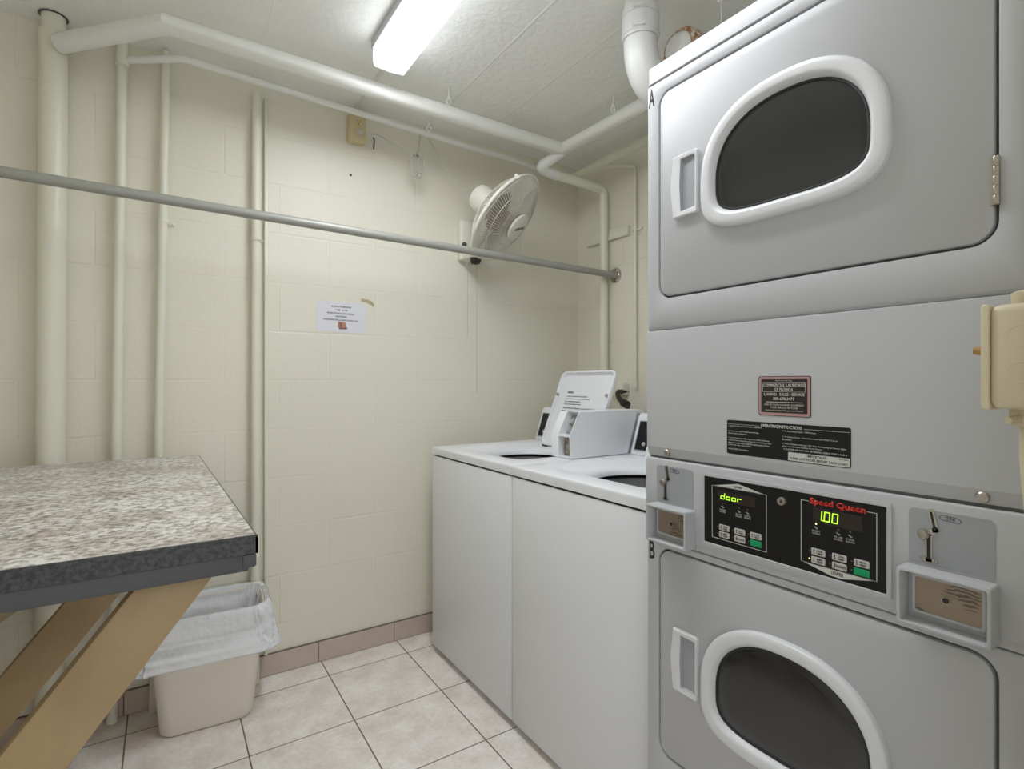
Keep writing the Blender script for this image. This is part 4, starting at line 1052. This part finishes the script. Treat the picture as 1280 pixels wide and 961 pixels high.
# coin units
def coin(yc, lab):
    # recessed grey slot plate
    bm = bmesh.new()
    prism(bm, rrect(yc, .943, .108, .088, .001, 5, rt=(.008, .008, .0005, .0005)), 'x', XC-.0008, XC+.0005)
    pl = obj('coin_plate', bm, M['greyplate'], dr); pl['label'] = lab+' grey coin slot plate'
    Xp = XC-.0008
    yk = yc+.0245
    bm = bmesh.new()
    strip(bm, [(yk-.001, .984), (yk-.0065, .957), (yk+.004, .948)], t=.0085, x=Xp); 
    strip(bm, [(yk+.002, .945), (yk+.002, .909)], t=.0085, x=Xp)
    strip(bm, [(yk+.010, .9085), (yk-.006, .9065)], t=.0065, x=Xp)
    bm.transform(Matrix.Translation((-.001, 0, 0)))
    obj('slot_trim', bm, M['chrome'], pl, smooth=None)
    bm = bmesh.new(); strip(bm, [(yk-.0013, .983), (yk-.0058, .958)], t=.0035, x=Xp-.0012); strip(bm, [(yk+.002, .943), (yk+.002, .911)], t=.0050, x=Xp-.0012); obj('slot', bm, M['rubber'], pl, smooth=None)
    bm = bmesh.new(); lathe(bm, [(.0080, 0), (.0080, .005), (.0065, .0075), (.001, .008)], (Xp, yk+.0085, .9470), (-1, 0, 0), n=20); obj('return_knob', bm, M['steel'], pl)
    bm = bmesh.new()
    for dy, z in ((.011, .9085), (-.007, .9065)): lathe(bm, [(.0036, .0013), (.003, .0025), (.0005, .003)], (Xp, yk+dy, z), (-1, 0, 0), n=10)
    obj('slot_screw', bm, M['steel'], pl)
    bm = bmesh.new()
    strip(bm, [(yc+.0135, .9785), (yc+.0095, .9825), (yc-.0115, .9805), (yc-.0155, .9765), (yc-.0115, .9730), (yc+.0095, .9745)], t=.0007, x=Xp, close=True)
    text_bm(bm, '25¢', face_x(Xp, yc-.001, .9778), w=.0125, h=.0055)
    obj('price_mark', bm, M['print_d'], pl, smooth=None)
    # protruding coin drawer housing, hollow, with the locked vault face set back inside
    ya, yb, za, zb, pr = yc-.059, yc+.059, .8065, .8955, .035
    bm = bmesh.new()
    def r4(x, d, r=.004): return [V(x, a, b) for a, b in rrect(yc, (za+zb)/2, yb-ya-2*d, zb-za-2*d, r, 5)]
    loops(bm, [r4(XC+.002, 0), r4(XC-pr+.003, 0), r4(XC-pr+.001, .0005), r4(XC-pr, .0018), r4(XC-pr, .0045), r4(XC-pr+.001, .0052), r4(XC-.002, .0055)], cap1=True)
    cb = obj('coin_drawer', bm, M['dryer'], dr); cb['label'] = lab+' protruding coin drawer housing'
    bm = bmesh.new(); loops(bm, [[V(x, a, b) for a, b in rrect(yc, .8530, .092-2*d, .062-2*d, .003, 4)] for x, d in ((XC-.0022, 0), (XC-.010, 0), (XC-.010, .004), (XC-.0085, .0042))]); obj('vault_frame', bm, M['dryer'], cb)
    bm = bmesh.new(); box(bm, XC-.0085, XC-.0022, yc-.0418, yc+.0418, .8262, .8798); vf = obj('vault_face', bm, M['bronze'], cb)
    bm = bmesh.new(); lathe(bm, [(.0062, 0), (.0058, .0016), (.0045, .0016)], (XC-.0085, yc+.002, .853), (-1, 0, 0), n=18); obj('vault_lock', bm, M['steel'], cb)
    bm = bmesh.new(); lathe(bm, [(.0044, 0), (.0044, .0019)], (XC-.0085, yc+.002, .853), (-1, 0, 0), n=14); obj('vault_keyhole', bm, M['rubber'], cb)
coin(.3240, 'right'); coin(.8560, 'left')

# letters and stickers
bm = bmesh.new(); text_bm(bm, 'A', face_x(XD, .9315, 1.9000), w=.0190, h=.046, bold=.02); la = obj('letter', bm, M['print_d'], dr, smooth=None); la['label'] = 'black letter A'
bm = bmesh.new(); text_bm(bm, 'B', face_x(XD, .9300, .7710), w=.0180, h=.046, bold=.02); lb = obj('letter', bm, M['print_d'], dr, smooth=None); lb['label'] = 'black letter B'
XM = XD-.0015
def sticker(name, y0, y1, z0, z1, m, r=.004, x=XM, t=.0006, parent=None):
    bm = bmesh.new(); prism(bm, rrect((y0+y1)/2, (z0+z1)/2, y1-y0, z1-z0, r, 4), 'x', x-t, x); return obj(name, bm, m, parent or dr, smooth=None)
s1 = sticker('service_sticker', .537, .643, 1.1225, 1.2015, M['maroon']); s1['label'] = 'pink bordered black service sticker'
sticker('sticker_border', .5383, .6417, 1.1238, 1.2002, M['pink'], x=XM-.0006, t=.0002, parent=s1)
sticker('sticker_field', .5435, .6370, 1.1290, 1.1955, M['maroon'], r=.0005, x=XM-.0008, t=.0002, parent=s1)
bm = bmesh.new(); XS = XM-.0010; yc = .590
for s, z, w, h, b in (('Serviced by', 1.1925, .034, .0032, 0), ('COMMERCIAL LAUNDRIES', 1.1835, .084, .0062, .012), ('OF FLORIDA', 1.1755, .038, .0055, .01),
                      ('LEASING · SALES · SERVICE', 1.1655, .082, .0055, .02), ('800-678-3477', 1.1570, .043, .0062, .015),
                      ('LINE OF CLEAN LAUNDRY EQUIPMENT', 1.1445, .080, .0040, 0), ('YOUR SERVICE HOTLINE', 1.1395, .056, .0038, 0), ('Commercial Laundry Management of Florida', 1.1335, .076, .0038, 0)):
    text_bm(bm, s, face_x(XS, yc, z), w=w, h=h, bold=b, depth=.0002)
strip(bm, [(.6335, 1.1885), (.6335, 1.1705), (.5475, 1.1705), (.5475, 1.1885)], t=.0006, x=XS, close=True)
strip(bm, [(.626, 1.1500), (.553, 1.1500)], t=.0012, x=XS)
obj('sticker_lettering', bm, M['print_l'], s1, smooth=None)

s2 = sticker('instruction_sticker', .467, .7165, 1.0360, 1.1085, M['black']); s2['label'] = 'long black operating instructions sticker'
bm = bmesh.new(); XS = XM-.0006
text_bm(bm, 'OPERATING INSTRUCTIONS', face_x(XS, .596, 1.1015), w=.084, h=.0062, bold=.02, depth=.0002)
strip(bm, [(.714, 1.1000), (.642, 1.1000)], t=.0006, x=XS); strip(bm, [(.550, 1.1000), (.4695, 1.1000)], t=.0006, x=XS)
def para(y, z, lines, wmax, h=.0033, dz=.0050):
    n = max(len(l) for l in lines)
    for k, l in enumerate(lines):
        text_bm(bm, l, face_x(XS, y, z-dz*k), w=wmax*len(l)/n, h=h, align='L', depth=.0002, bold=.01)
para(.7130, 1.0960, ['1. Open Dryer Door and Load Clothes. Close Door.'], .077)
para(.7130, 1.0850, ['2. Select Fabric and Temperature Settings', '   (Push Fabric Selector).'], .070)
para(.7130, 1.0705, ['3. Insert Coins in Coin Slide. Repeat for Additional Minutes', '   of Drying Time. Display Shows Time Left. To Add Drying Time,', '   insert more coins. Time is added for each amount of Coins', '   in Slide, the dryer Time Added.'], .098)
para(.7130, 1.0470, ['4. Push START Pad or Button.'], .048)
para(.5930, 1.0935, ['5. To Stop Drying Cycle - OPEN Door.'], .066)
para(.5930, 1.0825, ['6. To Restart Dryer - Close Door and Push START Pad or', '   Button.'], .104)
para(.5930, 1.0690, ['7. When Display Indicates "00" Time Remaining or Power Light', '   goes out, Remove Clothes From Dryer.'], .118)
para(.5900, 1.0585, ['8. CLOTHES ARE NOT DRY OR DESIRED, REPEAT STEPS 1 AND 4.'], .117)
obj('sticker_lettering', bm, M['print_l'], s2, smooth=None)
s3 = sticker('notice_strip', .4690, .5810, 1.0375, 1.0535, M['print_l'], r=.0015, x=XM-.0006, t=.0002, parent=s2)
bm = bmesh.new(); XS = XM-.0008
text_bm(bm, 'IMPORTANT:', face_x(XS, .526, 1.0495), w=.036, h=.0045, bold=.02, depth=.0002); text_bm(bm, 'CLEAR LINT FILTER BEFORE EACH LOAD', face_x(XS, .5255, 1.0425), w=.106, h=.0046, bold=.02, depth=.0002)
text_bm(bm, 'M414861', face_x(XS, .479, 1.0505), w=.016, h=.0026, depth=.0002)
obj('notice_lettering', bm, M['print_d'], s2, smooth=None)

XF = None
# ================================================================== SWITCH BOX BY THE DOORWAY
sb = thing('switch_box', 'old cream painted switch box on doorway wall, nearest the camera', 'switch box', (.79, .155, 1.22))
bm = bmesh.new(); box(bm, .7465, .850, .1555, .2035, 1.161, 1.273, bev=.009, seg=3); obj('box', bm, M['ivory2'], sb)
bm = bmesh.new(); box(bm, .7455, .852, .2030, .2105, 1.1595, 1.2745, bev=.0035, seg=3); obj('cover', bm, M['ivory2'], sb)
for z in (1.238, 1.200):
    bm = bmesh.new(); lathe(bm, [(.0120, 0), (.0118, .0008), (.0098, .0008), (.0095, 0)], (.7466, .178, z), (-1, 0, 0), n=24, cap0=False, cap1=False); obj('knockout', bm, M['ivory2'], sb)
bm = bmesh.new(); tube(bm, [(.790, .210, 1.2235), (.789, .228, 1.2265)], [.0065, .0045], n=10); tg = obj('toggle', bm, M['toggle'], sb)
bm = bmesh.new(); lathe(bm, [(.014, 0), (.016, .004), (.016, .016), (.012, .018)], (.775, .176, 1.2695), (0, 0, 1), n=16); obj('connector', bm, M['ivory2'], sb)
bm = bmesh.new(); lathe(bm, [(.013, 0), (.016, .004), (.016, .020), (.0125, .022)], (.785, .180, 1.142), (0, 0, 1), n=16); tube(bm, [(.770, .185, 1.151), (.757, .190, 1.149)], .004, n=8); obj('connector', bm, M['ivory2'], sb)
bm = bmesh.new(); tube(bm, [(.790, .1765, 1.146), (.790, .1765, 1.10), (.790, .1685, 1.0), (.790, .1685, .0)], .0125, n=16, smooth_r=.04); obj('conduit', bm, M['ivory2'], sb)
bm = bmesh.new(); tube(bm, [(.775, .1680, 1.286), (.775, .1675, 2.398)], .0110, n=14); obj('upper_conduit', bm, M['ivory2'], sb)

# ================================================================== LIGHT, WORLD, CAMERA
w = bpy.data.worlds.new('daylight'); SC.world = w; w.use_nodes = True
bg = w.node_tree.nodes['Background']
bg.inputs['Color'].default_value = (.93, .97, 1, 1); bg.inputs['Strength'].default_value = .6

cam = bpy.data.cameras.new('camera'); co = bpy.data.objects.new('camera', cam); C.objects.link(co)
cam.sensor_width = 36; cam.lens = 36*668.75/1280; cam.clip_start = .01
cam.shift_y = -3.2/1280
co.location = (0, 0, 1.19); co.rotation_euler = (PI/2, 0, -.57727)
SC.camera = co
SC.view_settings.view_transform = 'Standard'; SC.view_settings.look = 'None'
SC.view_settings.exposure = .84; SC.view_settings.gamma = 1
SC.view_settings.use_curve_mapping = False
SC.cycles.max_bounces = 12; SC.cycles.diffuse_bounces = 8
SC.cycles.use_denoising = True
